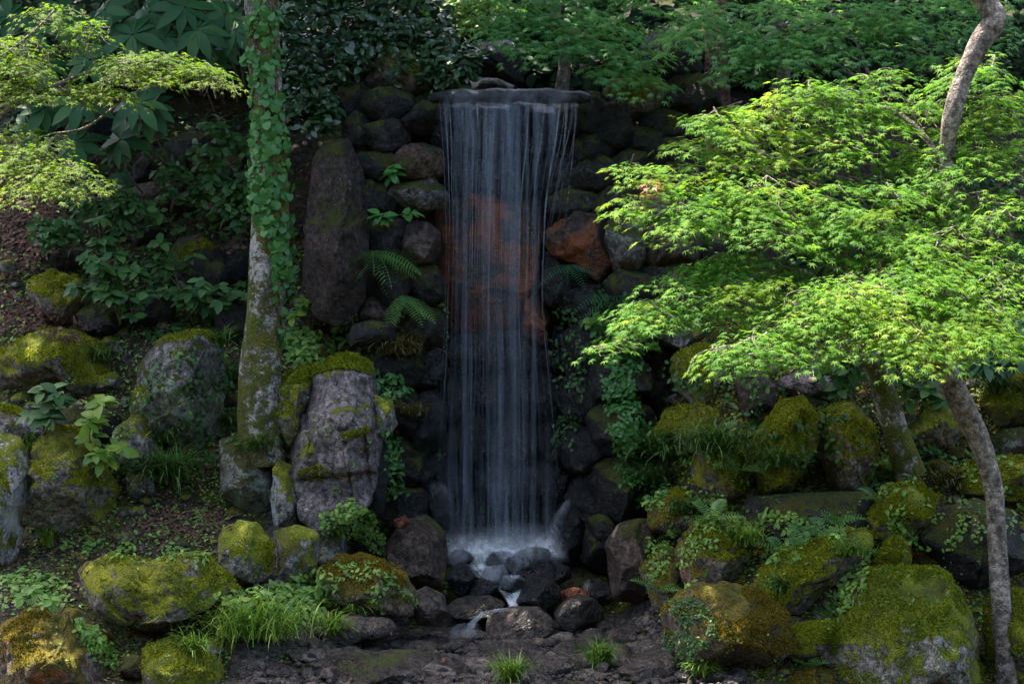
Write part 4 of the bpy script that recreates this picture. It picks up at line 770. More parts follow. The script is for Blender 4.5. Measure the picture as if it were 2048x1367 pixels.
def patch(name, label, cat, poly, n, leafpx, tmpl, mat, seed, lift=.5, facing=.5, clump=0., objs=False, skip=(), group=None, hang=False, kind=None):
    pos, no = scatter(poly, n, seed, skip, clump)
    if len(pos) == 0: return
    r_ = np.random.default_rng(seed + 1); Y = pos[:, 1]; s = PX(leafpx, Y) * r_.uniform(.6, 1.3, len(pos))
    nn = nrm(no + UP * .5 * facing + CAMW * .3 + r_.normal(0, .35, pos.shape)); hh = (DOWN if hang else UP * .15) + r_.normal(0, .6, pos.shape) + CAMW * .3
    pos = pos + no * (s * lift * r_.uniform(.1, 1.3, len(pos)))[:, None]
    c = pos.mean(0); c[2] = pos[:, 2].min()
    if objs:
        t = empty(name, c, label, cat, group); leaf_objects(t, tmpl, mat, pos, nn, hh, s); return t
    V, F = place(tmpl[0], tmpl[1], pos, nn, hh, s); o = obj(name, V, F, M[mat], base=c)
    return tag(o, label, cat, group, kind)
def hpos(px, py, skip=()):
    h_ = hit(px, py, skip)
    return (h_[0], h_[1]) if h_ is not None else (P(px, py, ground_hit(px, py)), UP)
def grass(px, py, n, ln, label, mat='grass', spread=.06, up=1., seed=0, side=0., wid=3.):
    p, no = hpos(px, py); r_ = np.random.default_rng(seed + int(px)); Y = p[1]; Lm = PX(ln * 1.15, Y); p = p + no * .02; Vs, Fs = [], []
    p = p + no * .0
    az = r_.uniform(0, 2 * math.pi, n); L_ = Lm * r_.uniform(.55, 1.15, n); tilt = abs(r_.normal(.15, .35, n)) + .1
    root = p + np.stack([r_.normal(0, spread, n), r_.normal(0, spread * .7, n) - .03, r_.normal(0, .01, n)], -1)
    hd = np.stack([np.cos(az) + side, np.sin(az) * .8 - .25, 0 * az], -1); hd = nrm(hd); sd = np.stack([-hd[:, 1], hd[:, 0], 0 * az], -1)
    t = np.linspace(0, 1, 6); w = np.array([.8, 1, .9, .7, .45, .05]) * PX(wid, Y) * .5
    an = tilt[:, None] + (t[None] ** 1.2) * r_.uniform(1., 2.5, (n, 1)) * (1.25 - .25 * up)
    st = L_[:, None] / 5; dx = np.sin(an) * st; dz = np.cos(an) * st * up
    cx = np.concatenate([np.zeros((n, 1)), np.cumsum(dx[:, :-1], 1)], 1); cz = np.concatenate([np.zeros((n, 1)), np.cumsum(dz[:, :-1], 1)], 1)
    c = root[:, None] + hd[:, None] * cx[..., None] + UP * cz[..., None]
    V = np.stack([c - sd[:, None] * w[None, :, None], c + sd[:, None] * w[None, :, None]], 2).reshape(-1, 3)
    b = (np.arange(n) * 12)[:, None] + (np.arange(5) * 2)[None]; b = b.ravel()
    F = np.stack([b, b + 1, b + 3, b + 2], -1)
    return tag(obj('grass_tuft', V, F, M[mat], base=p), label, 'grass', 'grass and sedge tufts')
def frond_mesh(L_, pairs, w, droop, r_):
    t = np.linspace(0, 1, pairs + 2); th = droop * t ** 1.3; x = np.concatenate([[0], np.cumsum(np.cos(th[:-1]))]) / (pairs + 1) * L_; z = np.concatenate([[0], np.cumsum(-np.sin(th[:-1]))]) / (pairs + 1) * L_
    V, F = [], []
    for k in range(1, pairs + 2):
        q = t[k]; wl = w * L_ * max(.04, math.sin(math.pi * (q * .86 + .13)) ** .9); pw = L_ / (pairs + 1) * .30
        for sgn in (-1, 1):
            b = len(V); fx = .35 * wl; dz = -.25 * wl
            V += [(x[k] - pw * .5, 0, z[k]), (x[k] + fx * .5 - pw, sgn * wl * .5, z[k] + dz * .3), (x[k] + fx, sgn * wl, z[k] + dz), (x[k] + fx * .5 + pw * .9, sgn * wl * .5, z[k] + dz * .3), (x[k] + pw * .5, 0, z[k])]
            F += [(b, b + 1, b + 3), (b + 1, b + 2, b + 3), (b, b + 3, b + 4)]
    for k in range(pairs + 1):
        b = len(V); rw = L_ * .008; V += [(x[k], -rw, z[k] + .002), (x[k], rw, z[k] + .002), (x[k + 1], 0, z[k + 1] + .002)]; F.append((b, b + 1, b + 2))
    return np.array(V), np.array(F)
def fern(px, py, nf, ln, label, mat='fern', bias=(0, -.5), up=.6, seed=0, pairs=15, w=.24, droop=1.3, jit=1.):
    p, no = hpos(px, py); p = p + no * .02; r_ = np.random.default_rng(int(px * 3 + py) + seed)
    t = empty('fern', p, label, 'fern', 'ferns')
    for k in range(nf):
        a = 2 * math.pi * k / nf + r_.uniform(-.3, .3); h = nrm(np.array([math.cos(a) * jit + bias[0], math.sin(a) * .7 * jit + bias[1], up + r_.uniform(-.2, .3)]))
        V, F = frond_mesh(PX(ln, p[1]) * r_.uniform(.75, 1.15), pairs, w, droop * r_.uniform(.7, 1.2), r_)
        x, y, z = frames(np.array([[0, -.45, 1.]]), h[None]); x = h; z = nrm(np.array([0, -.45, 1.]) - x * (x @ np.array([0, -.45, 1.]))); y = np.cross(z, x)
        W = V[:, [0]] * x + V[:, [1]] * y + V[:, [2]] * z + p
        obj('frond', W, F, M[mat], t)
    return t
def bush(name, label, cat, base, blobs, leafpx, mat, seed, tmpl=OV, objs=True, mode='out'):
    """stems from the base to leaf clusters; blobs: (px, py, rx, ry, n, dY)"""
    p, no = hpos(*base); t = empty(name, p, label, cat); r_ = np.random.default_rng(seed); st = []; A = []
    for bx_, by_, rx, ry, n, dY in blobs:
        c = P(bx_, by_, p[1] + dY); st.append(tube([p, (p + c) / 2 + r_.normal(0, .04, 3), c], [.012, .008, .003], 5, 4))
        nc = max(1, n // 7)
        for q in range(nc):
            cc = P(bx_ + r_.normal(0, .5) * rx, by_ + r_.normal(0, .5) * ry, p[1] + dY + r_.normal(0, .1)); st.append(tube([c, cc + np.array([0, 0, -.02]), cc], [.004, .003, .002], 4, 2))
            m = n // nc; az = np.linspace(0, 2 * math.pi, m, endpoint=False) + r_.uniform(0, 6)
            h = np.stack([np.cos(az), np.sin(az) * .8 - .15, np.full(m, .12) + r_.normal(0, .25, m)], -1)
            A.append((cc + r_.normal(0, .015, (m, 3)), nrm(np.array([0, -.55, .85]) + r_.normal(0, .25, (m, 3))), h, PX(leafpx, p[1] + dY) * r_.uniform(.7, 1.2, m)))
    V, F = join(st); obj('stem', V, F, M['stem'], t, True)
    L = [np.concatenate([a[k] for a in A]) for k in range(4)]
    if objs: leaf_objects(t, tmpl, mat, *L)
    else:
        V, F = place(tmpl[0], tmpl[1], *L); tag(obj('foliage', V, F, M[mat], t), kind='stuff')
    return t

# ivy on the trunk
patch('ivy_vine', 'bright green ivy climbing the front of the tall left trunk', 'ivy', [(490, -5), (560, -5), (572, 250), (582, 380), (592, 470), (594, 560), (584, 690), (556, 690), (550, 600), (535, 480), (505, 420), (498, 250)], 300, 15, IVY, 'ivy', 50, .8, .1, .3, True, ('trunk_ok',), hang=True)
patch('ivy_growth', 'finer ivy growth between the larger ivy leaves on the left trunk', 'ivy', [(490, -5), (560, -5), (572, 250), (582, 380), (592, 470), (594, 560), (584, 690), (556, 690), (550, 600), (535, 480), (505, 420), (498, 250)], 800, 12, IVY, 'ivy', 51, .7, .1, .44, False, ('trunk_ok',), hang=True, kind='stuff')
iv = [o for o in scene.objects if o.name == 'ivy_vine'][0]
for pts in ([(522, -5), (512, 120), (530, 260), (520, 400), (548, 520), (565, 690)], [(545, -5), (552, 160), (545, 300), (562, 430), (572, 560), (575, 700)], [(508, 60), (530, 200), (515, 330), (540, 460), (558, 600)]):
    q = [hit(a, b, ('trunk_ok',)) for a, b in catmull(np.array(pts, float), 4)]; q = [h_[0] + h_[1] * .008 for h_ in q if h_ is not None]
    V, F = tube(np.array(q), np.full(len(q), .011), 6, 2); obj('stem', V, F, M['bark3'], iv, True)
# broad-leaved shrub with whorls of long leaves
t = empty('broad_leaved_shrub', P(330, 330, .9), 'shrub with whorls of large dark leaves behind the left maple', 'shrub')
r_ = np.random.default_rng(3); st = []
for wx, wy, wl in [(60, 60, 75), (130, 30, 70), (200, 60, 75), (265, 70, 80), (330, 75, 75), (395, 60, 75), (430, 90, 85), (300, 25, 70), (370, 15, 75), (450, 30, 70), (90, 130, 65), (180, 120, 70), (90, 215, 75), (160, 205, 75), (275, 205, 85), (300, 215, 70), (240, 280, 80), (150, 285, 75), (60, 260, 60), (470, 60, 65), (20, 30, 60), (395, 95, 70), (210, 20, 65)]:
    Y = .1 + r_.uniform(-.3, .4); c = P(wx, wy, Y); m = r_.integers(8, 12); az = np.linspace(0, 2 * math.pi, m, endpoint=False) + r_.uniform(0, 1)
    ax = nrm(np.array([r_.normal(0, .25), -.75, .45])); e1 = nrm(np.cross(ax, UP)); e2 = np.cross(ax, e1)
    h = np.cos(az)[:, None] * e1 + np.sin(az)[:, None] * e2 + ax * .15
    leaf_objects(t, OVW, 'rhodo', c + h * .015, nrm(ax + r_.normal(0, .12, (m, 3))), h, PX(wl * .86, Y) * r_.uniform(.75, 1.15, m))
    st.append(tube([c, c + np.array([0, .35, -.3]), np.array([c[0] * .9 - .4, 1.4, c[2] - .5])], [.006, .01, .012], 5, 4))
V, F = join(st); obj('stem', V, F, M['bark2'], t, True)
# small-leaved glossy shrub above the wall
def leafcloud(name, label, cat, base, blobs, n, leafpx, mat, seed, tmpl=OV, group=None):
    t = empty(name, base, label, cat, group); r_ = np.random.default_rng(seed); A = []; st = []
    for bx_, by_, rx, ry, Y in blobs:
        c = P(bx_, by_, Y); st.append(tube([np.array(base), (np.array(base) + c) / 2 + np.array([0, .1, .1]), c], [.03, .02, .008], 5, 4))
        for q in range(max(1, n // 9)):
            d = nrm(r_.normal(size=3)) * r_.uniform(.3, 1) ** .5; cc = P(bx_ + d[0] * rx, by_ + d[2] * ry, Y + d[1] * PX(rx, Y) * .7)
            m = 9; az = np.linspace(0, 2 * math.pi, m, endpoint=False) + r_.uniform(0, 6)
            A.append((cc + r_.normal(0, .04, (m, 3)), nrm(np.array([0, -.5, .7]) + r_.normal(0, .4, (m, 3))), np.stack([np.cos(az), np.sin(az), r_.normal(-.2, .3, m)], -1), PX(leafpx, Y) * r_.uniform(.6, 1.2, m)))
    L = [np.concatenate([a[k] for a in A]) for k in range(4)]; V, F = place(tmpl[0], tmpl[1], *L); tag(obj('foliage', V, F, M[mat], t), kind='stuff')
    V, F = join(st); obj('stem', V, F, M['bark2'], t, True); return t
leafcloud('glossy_shrub', 'dark shrub of small glossy leaves above the tall slab', 'shrub', P(650, 230, 1.9), [(620, 40, 70, 60, 1.3), (700, 30, 80, 60, 1.4), (780, 40, 80, 60, 1.5), (640, 120, 70, 50, 1.2), (740, 110, 70, 50, 1.4), (850, 40, 70, 50, 1.6), (620, 220, 60, 50, 1.0), (600, 180, 50, 60, 1.1)], 420, 22, 'laurel', 61)
leafcloud('glossy_shrub', 'low dark shrub hanging beside the left end of the lip slab', 'shrub', P(880, 180, 1.6), [(850, 130, 70, 40, 1.2), (900, 110, 60, 45, 1.3), (800, 100, 50, 40, 1.5), (905, 150, 40, 25, 1.1)], 300, 20, 'laurel', 62)
leafcloud('sunny_shrub', 'yellow-green bush catching light above the dark shaded gap', 'shrub', P(900, 110, 3.4), [(880, 40, 70, 40, 3.2), (960, 30, 70, 40, 3.4), (840, 20, 60, 40, 3.3)], 420, 15, 'lime', 63)
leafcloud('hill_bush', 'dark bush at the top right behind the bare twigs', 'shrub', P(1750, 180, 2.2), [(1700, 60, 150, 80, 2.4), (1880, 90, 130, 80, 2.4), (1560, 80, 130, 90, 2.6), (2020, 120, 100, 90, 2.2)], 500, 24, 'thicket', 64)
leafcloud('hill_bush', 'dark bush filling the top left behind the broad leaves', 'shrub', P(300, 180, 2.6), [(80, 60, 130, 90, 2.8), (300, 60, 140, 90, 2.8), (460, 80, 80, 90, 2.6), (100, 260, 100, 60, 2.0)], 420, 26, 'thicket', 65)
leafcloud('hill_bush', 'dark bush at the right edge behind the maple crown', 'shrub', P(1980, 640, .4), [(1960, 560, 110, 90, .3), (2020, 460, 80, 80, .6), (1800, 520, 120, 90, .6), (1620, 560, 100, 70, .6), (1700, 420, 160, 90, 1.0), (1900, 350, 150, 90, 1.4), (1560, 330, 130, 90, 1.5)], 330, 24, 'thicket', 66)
for k, (x0, lab) in enumerate([(120, 'shadowy hillside thicket above the left leaf litter'), (520, 'shadowy hillside thicket behind the ivy trunk top'), (880, 'shadowy thicket left of the dark shaded gap'), (1180, 'shadowy thicket right of the dark shaded gap'), (1560, 'shadowy thicket behind the dim top right maple'), (1930, 'shadowy thicket in the top right corner')]):
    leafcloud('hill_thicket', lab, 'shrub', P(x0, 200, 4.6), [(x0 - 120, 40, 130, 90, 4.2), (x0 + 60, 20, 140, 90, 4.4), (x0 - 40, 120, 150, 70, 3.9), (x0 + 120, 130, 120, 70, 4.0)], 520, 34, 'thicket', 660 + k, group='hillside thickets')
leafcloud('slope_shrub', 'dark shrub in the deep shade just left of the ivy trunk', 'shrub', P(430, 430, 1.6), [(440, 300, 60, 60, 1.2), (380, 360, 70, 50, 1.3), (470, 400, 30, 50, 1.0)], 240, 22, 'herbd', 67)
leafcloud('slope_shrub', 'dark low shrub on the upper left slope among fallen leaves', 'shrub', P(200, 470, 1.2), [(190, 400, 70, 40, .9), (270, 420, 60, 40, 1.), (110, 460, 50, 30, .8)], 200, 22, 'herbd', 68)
# bushes and upright plants
bush('laurel_seedling', 'dark glossy bush on shaded left slope, nearer the left edge', 'shrub', (240, 650), [(200, 480, 40, 40, 45, -.15), (230, 540, 60, 40, 70, -.2), (260, 600, 60, 35, 60, -.2), (200, 590, 30, 30, 28, -.2)], 30, 'herbd', 71)
bush('laurel_seedling', 'dark glossy bush between the shaded boulder and the ivy trunk', 'shrub', (390, 650), [(345, 520, 30, 45, 45, -.15), (370, 590, 45, 35, 60, -.2), (430, 600, 45, 35, 60, -.2)], 28, 'herbd', 72)
bush('bright_plant', 'lime-green upright plant with large leaves beside the pyramid boulder', 'plant', (190, 945), [(195, 800, 20, 15, 9, -.15), (185, 840, 30, 15, 16, -.2), (180, 880, 35, 20, 20, -.2), (200, 920, 25, 15, 14, -.2)], 34, 'lime', 73)
bush('green_plant', 'deep green leafy plant under the moss-topped boulder', 'plant', (85, 870), [(95, 790, 40, 20, 30, -.1), (75, 825, 40, 18, 24, -.1), (120, 800, 20, 20, 14, -.1)], 36, 'herbd', 74)
bush('yellow_sprig', 'yellowish leafy sprig right of the ivy trunk', 'plant', (625, 660), [(605, 600, 25, 18, 18, -.15), (640, 605, 16, 14, 10, -.15), (590, 630, 14, 12, 8, -.15)], 22, 'lime', 75)
bush('small_herb', 'dark green herb in a joint below the brown wall stone', 'plant', (775, 360), [(780, 340, 25, 14, 26, -.12)], 26, 'ivy', 76)
bush('small_herb', 'dark green herb in the left wall joint, lower of two', 'plant', (775, 455), [(778, 430, 24, 18, 28, -.12)], 26, 'ivy', 77)
bush('pale_sprig', 'pale upright sprig standing behind the moss cap', 'plant', (682, 705), [(680, 655, 8, 8, 8, -.05), (684, 680, 8, 8, 8, -.05)], 22, 'herb', 78)
bush('lit_sprig', 'small bright sprig right of the fall', 'plant', (1205, 660), [(1195, 632, 22, 10, 14, -.15)], 22, 'lime', 79)
bush('glossy_bush', 'glossy green bush under the sunlit maple, left of its trunk', 'shrub', (1770, 860), [(1700, 730, 60, 25, 60, -.3), (1770, 720, 60, 30, 60, -.3), (1830, 780, 45, 30, 60, -.3), (1690, 760, 40, 18, 30, -.3), (1800, 690, 50, 20, 40, -.2)], 30, 'herbd', 80)
bush('narrow_leaved_bush', 'grey-green narrow-leaved bush at the right edge', 'shrub', (2020, 770), [(2000, 700, 45, 30, 50, -.3), (2040, 680, 30, 40, 36, -.3), (1980, 730, 40, 20, 26, -.3)], 46, 'fernd', 81, OVW)
bush('round_leaf_herb', 'small round-leaved herbs beside the tilted boulder', 'plant', (120, 1225), [(110, 1205, 22, 10, 10, -.1), (60, 1190, 30, 10, 14, -.1), (62, 1175, 12, 8, 8, -.1)], 24, 'herb', 82)
# ferns
fern(745, 505, 9, 125, 'large pale fern drooping on wall left of the fall', 'fern', (.55, -.8), -.15, droop=1.2, pairs=18, w=.26)
fern(800, 590, 5, 90, 'smaller fern hanging just below the large fern', 'fern', (.5, -.7), -.5, pairs=16)
for px, py, lab in [(1565, 1105, 'small bright fern, lowest left of the row on the slab'), (1598, 1095, 'small bright fern second from left above the slab'), (1650, 1075, 'small bright fern below the dark hollow, right of centre'), (1672, 1050, 'small bright fern at the top right of its row')]:
    fern(px, py, 6, 55, lab, 'fern', (.2, -.3), .8, pairs=9, w=.3)
fern(1665, 1235, 4, 85, 'bright fern leaning beside the slanting slab', 'fern', (-.6, -.4), .2, pairs=13)
fern(1348, 1110, 5, 50, 'small fern on rock right of the brown fall-side boulder', 'fern', (0, -.4), .7, pairs=10)
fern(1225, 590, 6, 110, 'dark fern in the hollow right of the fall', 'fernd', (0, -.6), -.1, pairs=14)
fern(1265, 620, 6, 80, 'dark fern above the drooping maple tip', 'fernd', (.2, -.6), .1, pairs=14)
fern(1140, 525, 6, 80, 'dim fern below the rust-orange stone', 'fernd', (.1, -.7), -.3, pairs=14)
fern(1525, 895, 5, 45, 'tiny fern between mossy outcrop and sedge', 'fern', (0, -.4), .5, pairs=9)
fern(1618, 1335, 5, 45, 'tiny fern at the foot of flat turf-covered rock', 'fern', (0, -.4), .8, pairs=9)
fern(1480, 940, 6, 80, 'fern right of the right hand sedge', 'fern', (.3, -.5), .3, pairs=14)
fern(1420, 1040, 6, 70, 'green fern on the crown of the bare-faced boulder', 'fern', (0, -.4), .6, pairs=12)
fern(1760, 1000, 6, 70, 'green fern left of the lumpy moss cushion rock', 'fern', (-.1, -.4), .5, pairs=12)
fern(1320, 1180, 5, 60, 'green fern at right foot of the brown fall-side boulder', 'fern', (0, -.4), .5, pairs=12)
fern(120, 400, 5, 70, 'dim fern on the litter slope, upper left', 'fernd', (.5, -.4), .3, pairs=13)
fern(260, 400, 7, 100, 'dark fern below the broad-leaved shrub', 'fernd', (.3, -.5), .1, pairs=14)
fern(1990, 500, 7, 110, 'green fern at right edge under the maple', 'fern', (0, -.5), .3, pairs=14)
# grasses
for a in [(505, 1265, 520, 112, 'largest bright grass tuft arching at the stream edge, left foreground', 'grass', .2, .95, 0, 0, 3.), (335, 965, 380, 120, 'drooping dark green grass tuft above the orange leaf litter', 'grassd', .09, .8), (240, 945, 200, 80, 'grass tuft below the lime plant', 'grassd', .06, .8),
          (1335, 905, 160, 110, 'sedge arching left on the right bank', 'grassd', .08, .7, 0, -.7, 4.), (1430, 905, 320, 120, 'broad sedge tuft under the moss-hooded rock', 'grassd', .13, .7), (1020, 1360, 170, 62, 'small bright tuft at the bottom centre', 'grass', .05), (1198, 1325, 170, 58, 'small bright tuft right of bottom centre', 'grass', .05),
          (668, 1262, 150, 62, 'small tuft on the wet ledge', 'grass', .04, .9), (712, 1215, 150, 66, 'small tuft under the rusty dome rock', 'grass', .05, .8), (795, 708, 220, 120, 'dry brownish grass hanging right of the moss cap', 'grassb', .1, .5), (455, 760, 80, 90, 'dark spidery sedge left of the ivy trunk, middle', 'grassd', .05, .6), (455, 850, 80, 90, 'dark spidery sedge left of the ivy trunk, lowest', 'grassd', .05, .6), (440, 690, 70, 80, 'dark spidery sedge left of the ivy trunk, highest', 'grassd', .05, .6),
          (1368, 1025, 140, 62, 'thin bluish tuft above the orange-crowned boulder', 'grassd', .05, .7), (520, 905, 130, 80, 'dark tuft at the foot of the ivy trunk', 'grassd', .05, .7), (96, 1095, 60, 60, 'short upright tuft in front of the pyramid boulder', 'grass', .03, 1.1), (1995, 790, 160, 85, 'pale tuft at the right edge above the moss mound', 'grassd', .06, .8), (1560, 1180, 90, 60, 'dark tuft left end of slanting slab', 'grassd', .05, .8),
          (1900, 970, 90, 70, 'thin tuft left of the maple trunk', 'grassb', .06, .8), (55, 905, 60, 70, 'thin pale tuft left of the pyramid boulder', 'grass', .04, .9), (1410, 1350, 120, 60, 'tuft at bottom right of the stream', 'grass', .05, .9), (815, 830, 120, 80, 'thin hanging grass right of the plain grey stone', 'grassb', .07, .5), (385, 1300, 120, 60, 'thin tuft left of the largest grass tuft', 'grass', .06, .8), (1560, 930, 160, 90, 'sedge in the cleft between the two mossy outcrops', 'grassd', .08, .7), (1300, 960, 160, 90, 'sedge hanging below the moss-hooded rock', 'grassd', .08, .6), (1490, 1090, 140, 70, 'bright tuft left of the small fern row', 'grass', .06, .9), (1800, 960, 140, 70, 'short tuft at foot of the lichened leaning trunk', 'grass', .08, .8), (1700, 1110, 120, 60, 'short tuft on top end of the slanting slab', 'grass', .07, .8), (200, 720, 90, 60, 'dim tuft on the right end of moss-topped boulder', 'grassd', .06, .7), (330, 880, 90, 80, 'dim tuft right of the small pointed rock', 'grassd', .05, .8), (1985, 1250, 30, 45, 'tiny tuft on the maple trunk foot', 'grass', .02, .8)]:
    grass(*a)
# small-leaved patches
for a in [('clover_patch', 'bright clover-like cushion between ivy trunk and moss cap', [(568, 660), (620, 665), (665, 690), (650, 725), (590, 735), (565, 700)], 420, 13, 'herb', 0.),
          ('creeping_vine', 'bright creeping leaves below the drooping maple tip', [(1190, 650), (1240, 645), (1275, 690), (1270, 740), (1235, 760), (1190, 715)], 330, 15, 'ivy', .15),
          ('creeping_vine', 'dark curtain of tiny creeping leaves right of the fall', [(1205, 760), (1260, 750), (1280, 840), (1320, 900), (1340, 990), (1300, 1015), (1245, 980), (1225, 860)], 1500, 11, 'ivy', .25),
          ('herb_patch', 'fresh green herbs behind the largest grass tuft', [(425, 1195), (520, 1180), (590, 1160), (640, 1130), (660, 1180), (640, 1240), (560, 1250), (470, 1225)], 900, 15, 'herb', .25),
          ('herb_patch', 'low herbs on the soil at the left edge', [(0, 1160), (60, 1140), (140, 1170), (140, 1215), (70, 1225), (0, 1220)], 330, 13, 'herb', .3),
          ('herb_patch', 'low herbs between the tilted boulder and corner boulder', [(130, 1240), (180, 1250), (240, 1310), (230, 1345), (190, 1320)], 260, 13, 'herb', .2),
          ('small_leaf_cushion', 'tiny-leaved green cushion on the dark stone by the brown boulder', [(640, 1030), (700, 1005), (745, 1020), (770, 1070), (765, 1115), (735, 1090), (650, 1065)], 700, 10, 'herb', .1),
          ('trailing_herb', 'light trailing herbs over the rusty dome rock', [(640, 1130), (760, 1128), (830, 1200), (815, 1240), (700, 1210), (630, 1190)], 200, 10, 'herb', .45),
          ('creeping_vine', 'grey-green tiny leaves covering left side of the rounded brown boulder', [(1335, 1200), (1390, 1195), (1430, 1240), (1440, 1330), (1370, 1345), (1330, 1290)], 600, 8, 'herbd', .4),
          ('trailing_herb', 'yellowish trailing herbs along the gap by the leaning fern', [(1640, 1190), (1700, 1130), (1745, 1100), (1740, 1160), (1690, 1230), (1650, 1270)], 220, 12, 'herb', .3),
          ('trailing_herb', 'tiny pale herbs crowning the bare-faced boulder', [(1360, 1100), (1420, 1035), (1500, 1040), (1500, 1080), (1440, 1070), (1380, 1130)], 200, 9, 'herb', .3),
          ('wall_creeper', 'dark leaves trailing down right of the big violet boulder', [(765, 860), (800, 860), (810, 990), (775, 1000)], 260, 12, 'ivy', .2),
          ('wall_creeper', 'green leaves beside the moss cap on its right', [(748, 745), (800, 755), (815, 800), (760, 800)], 160, 13, 'ivy', .1),
          ('trailing_herb', 'pale dotted herbs on the moss left of the bluish tuft', [(1290, 1080), (1340, 1010), (1380, 1060), (1340, 1130), (1300, 1180)], 160, 9, 'herb', .4),
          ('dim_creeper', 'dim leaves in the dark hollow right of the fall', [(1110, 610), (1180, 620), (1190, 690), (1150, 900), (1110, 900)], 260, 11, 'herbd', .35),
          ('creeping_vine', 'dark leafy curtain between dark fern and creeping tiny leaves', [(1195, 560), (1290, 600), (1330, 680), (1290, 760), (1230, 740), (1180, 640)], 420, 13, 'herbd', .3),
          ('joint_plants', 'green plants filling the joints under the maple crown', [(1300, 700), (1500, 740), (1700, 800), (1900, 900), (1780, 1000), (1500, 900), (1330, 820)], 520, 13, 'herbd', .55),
          ('joint_plants', 'fresh plants in the joints above the slanting slab', [(1400, 1000), (1520, 1020), (1740, 1060), (1600, 1120), (1500, 1150), (1400, 1060)], 420, 12, 'herb', .5),
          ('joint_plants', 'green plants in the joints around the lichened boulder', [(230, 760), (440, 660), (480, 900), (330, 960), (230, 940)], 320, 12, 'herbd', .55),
          ('joint_plants', 'green plants between the brown fall-side boulder and sedges', [(1290, 840), (1400, 860), (1500, 960), (1480, 1080), (1380, 1180), (1290, 1060)], 520, 11, 'herb', .5),
          ('joint_plants', 'fresh plants around the moss cushion rocks by the maple trunk', [(1740, 920), (1960, 900), (2048, 900), (2048, 1060), (1900, 1100), (1760, 1110)], 480, 11, 'herb', .55),
          ('soil_herbs', 'scattered seedlings on the soil above the tilted boulder', [(100, 1090), (260, 1060), (430, 1090), (420, 1130), (300, 1130), (150, 1120)], 240, 10, 'herb', .45)]:
    name, lab, poly, n, lp, mt, cl = a
    patch(name, lab, 'plant', poly, n, lp, OVS if 'vine' in name or 'creeper' in name else OV, mt, 200 + int(poly[0][0]), .9, .7, cl, kind='stuff')
# leaf litter
for lab, poly, n, s, cl in [('purple-brown fallen leaves on the shaded upper left slope', [(0, 370), (140, 385), (150, 480), (60, 540), (0, 560)], 1300, 12, .05), ('reddish fallen leaves drifted above moss-topped boulder', [(0, 560), (60, 600), (180, 655), (150, 690), (60, 660), (0, 660)], 600, 12, .1),
                            ('orange-brown fallen leaves below the drooping grass', [(260, 1010), (440, 1015), (460, 1060), (380, 1090), (250, 1075)], 500, 11, .1), ('scattered fallen leaves on the soil at left', [(0, 1080), (250, 1060), (240, 1130), (130, 1180), (0, 1180)], 150, 13, .2),
                            ('pale fallen leaves on the dark slope left of ivy trunk', [(380, 180), (480, 200), (500, 500), (400, 520), (380, 300)], 260, 13, .35), ('fallen leaves behind the maple trunk', [(1700, 860), (1960, 850), (1960, 910), (1700, 920)], 130, 12, .2), ('few fallen leaves on the wet slab and stream stones', [(560, 1250), (1350, 1250), (1400, 1365), (500, 1365)], 50, 11, 0)]:
    patch('leaf_litter', lab, 'fallen leaves', poly, n, s, OVS, 'litter', 400 + n, .25, .6, cl, kind='stuff')
def ground_only(poly, n, seed, leafpx, mat, tmpl, lab, name):
    r_ = np.random.default_rng(seed); a = np.array(poly, float); lo, hi = a.min(0), a.max(0); ps = []; ns = []
    for _ in range(n * 3):
        x, y = r_.uniform(lo, hi)
        if len(ps) >= n: break
        h_ = hit(x, y)
        if h_ is None or h_[2].name.split('.')[0] != 'ground': continue
        ps.append(h_[0]); ns.append(h_[1])
    pos = np.array(ps); no = np.array(ns); s_ = PX(leafpx, pos[:, 1]) * r_.uniform(.5, 1.3, len(pos))
    V, F = place(tmpl[0], tmpl[1], pos + no * (s_ * .3)[:, None], nrm(no + UP * .4 + r_.normal(0, .45, pos.shape)), r_.normal(size=pos.shape) + CAMW * .3, s_)
    tag(obj(name, V, F, M[mat], base=pos.mean(0)), lab, kind='stuff')
ground_only([(0, 300), (900, 300), (900, 1367), (0, 1367)], 2600, 801, 11, 'litter', OVS, 'brown fallen leaves strewn over the left bank', 'leaf_litter')
ground_only([(120, 230), (520, 230), (520, 680), (150, 680)], 1600, 806, 17, 'herbd', OV, 'dark green ground cover on the shaded left slope', 'ground_cover')
ground_only([(0, 500), (900, 500), (900, 1367), (0, 1367)], 4200, 802, 9, 'herb', OVS, 'tiny green seedlings over the left bank', 'ground_cover')
ground_only([(1200, 600), (2048, 600), (2048, 1367), (1200, 1367)], 4500, 803, 9, 'moss', OVS, 'yellow moss and seedlings over the right bank', 'ground_cover')
ground_only([(1200, 600), (2048, 600), (2048, 1367), (1200, 1367)], 1500, 804, 10, 'herb', OVS, 'small green weeds over the right bank', 'ground_cover')
ground_only([(1200, 600), (2048, 600), (2048, 1367), (1200, 1367)], 1000, 805, 10, 'litter', OVS, 'fallen leaves over the right bank', 'leaf_litter')
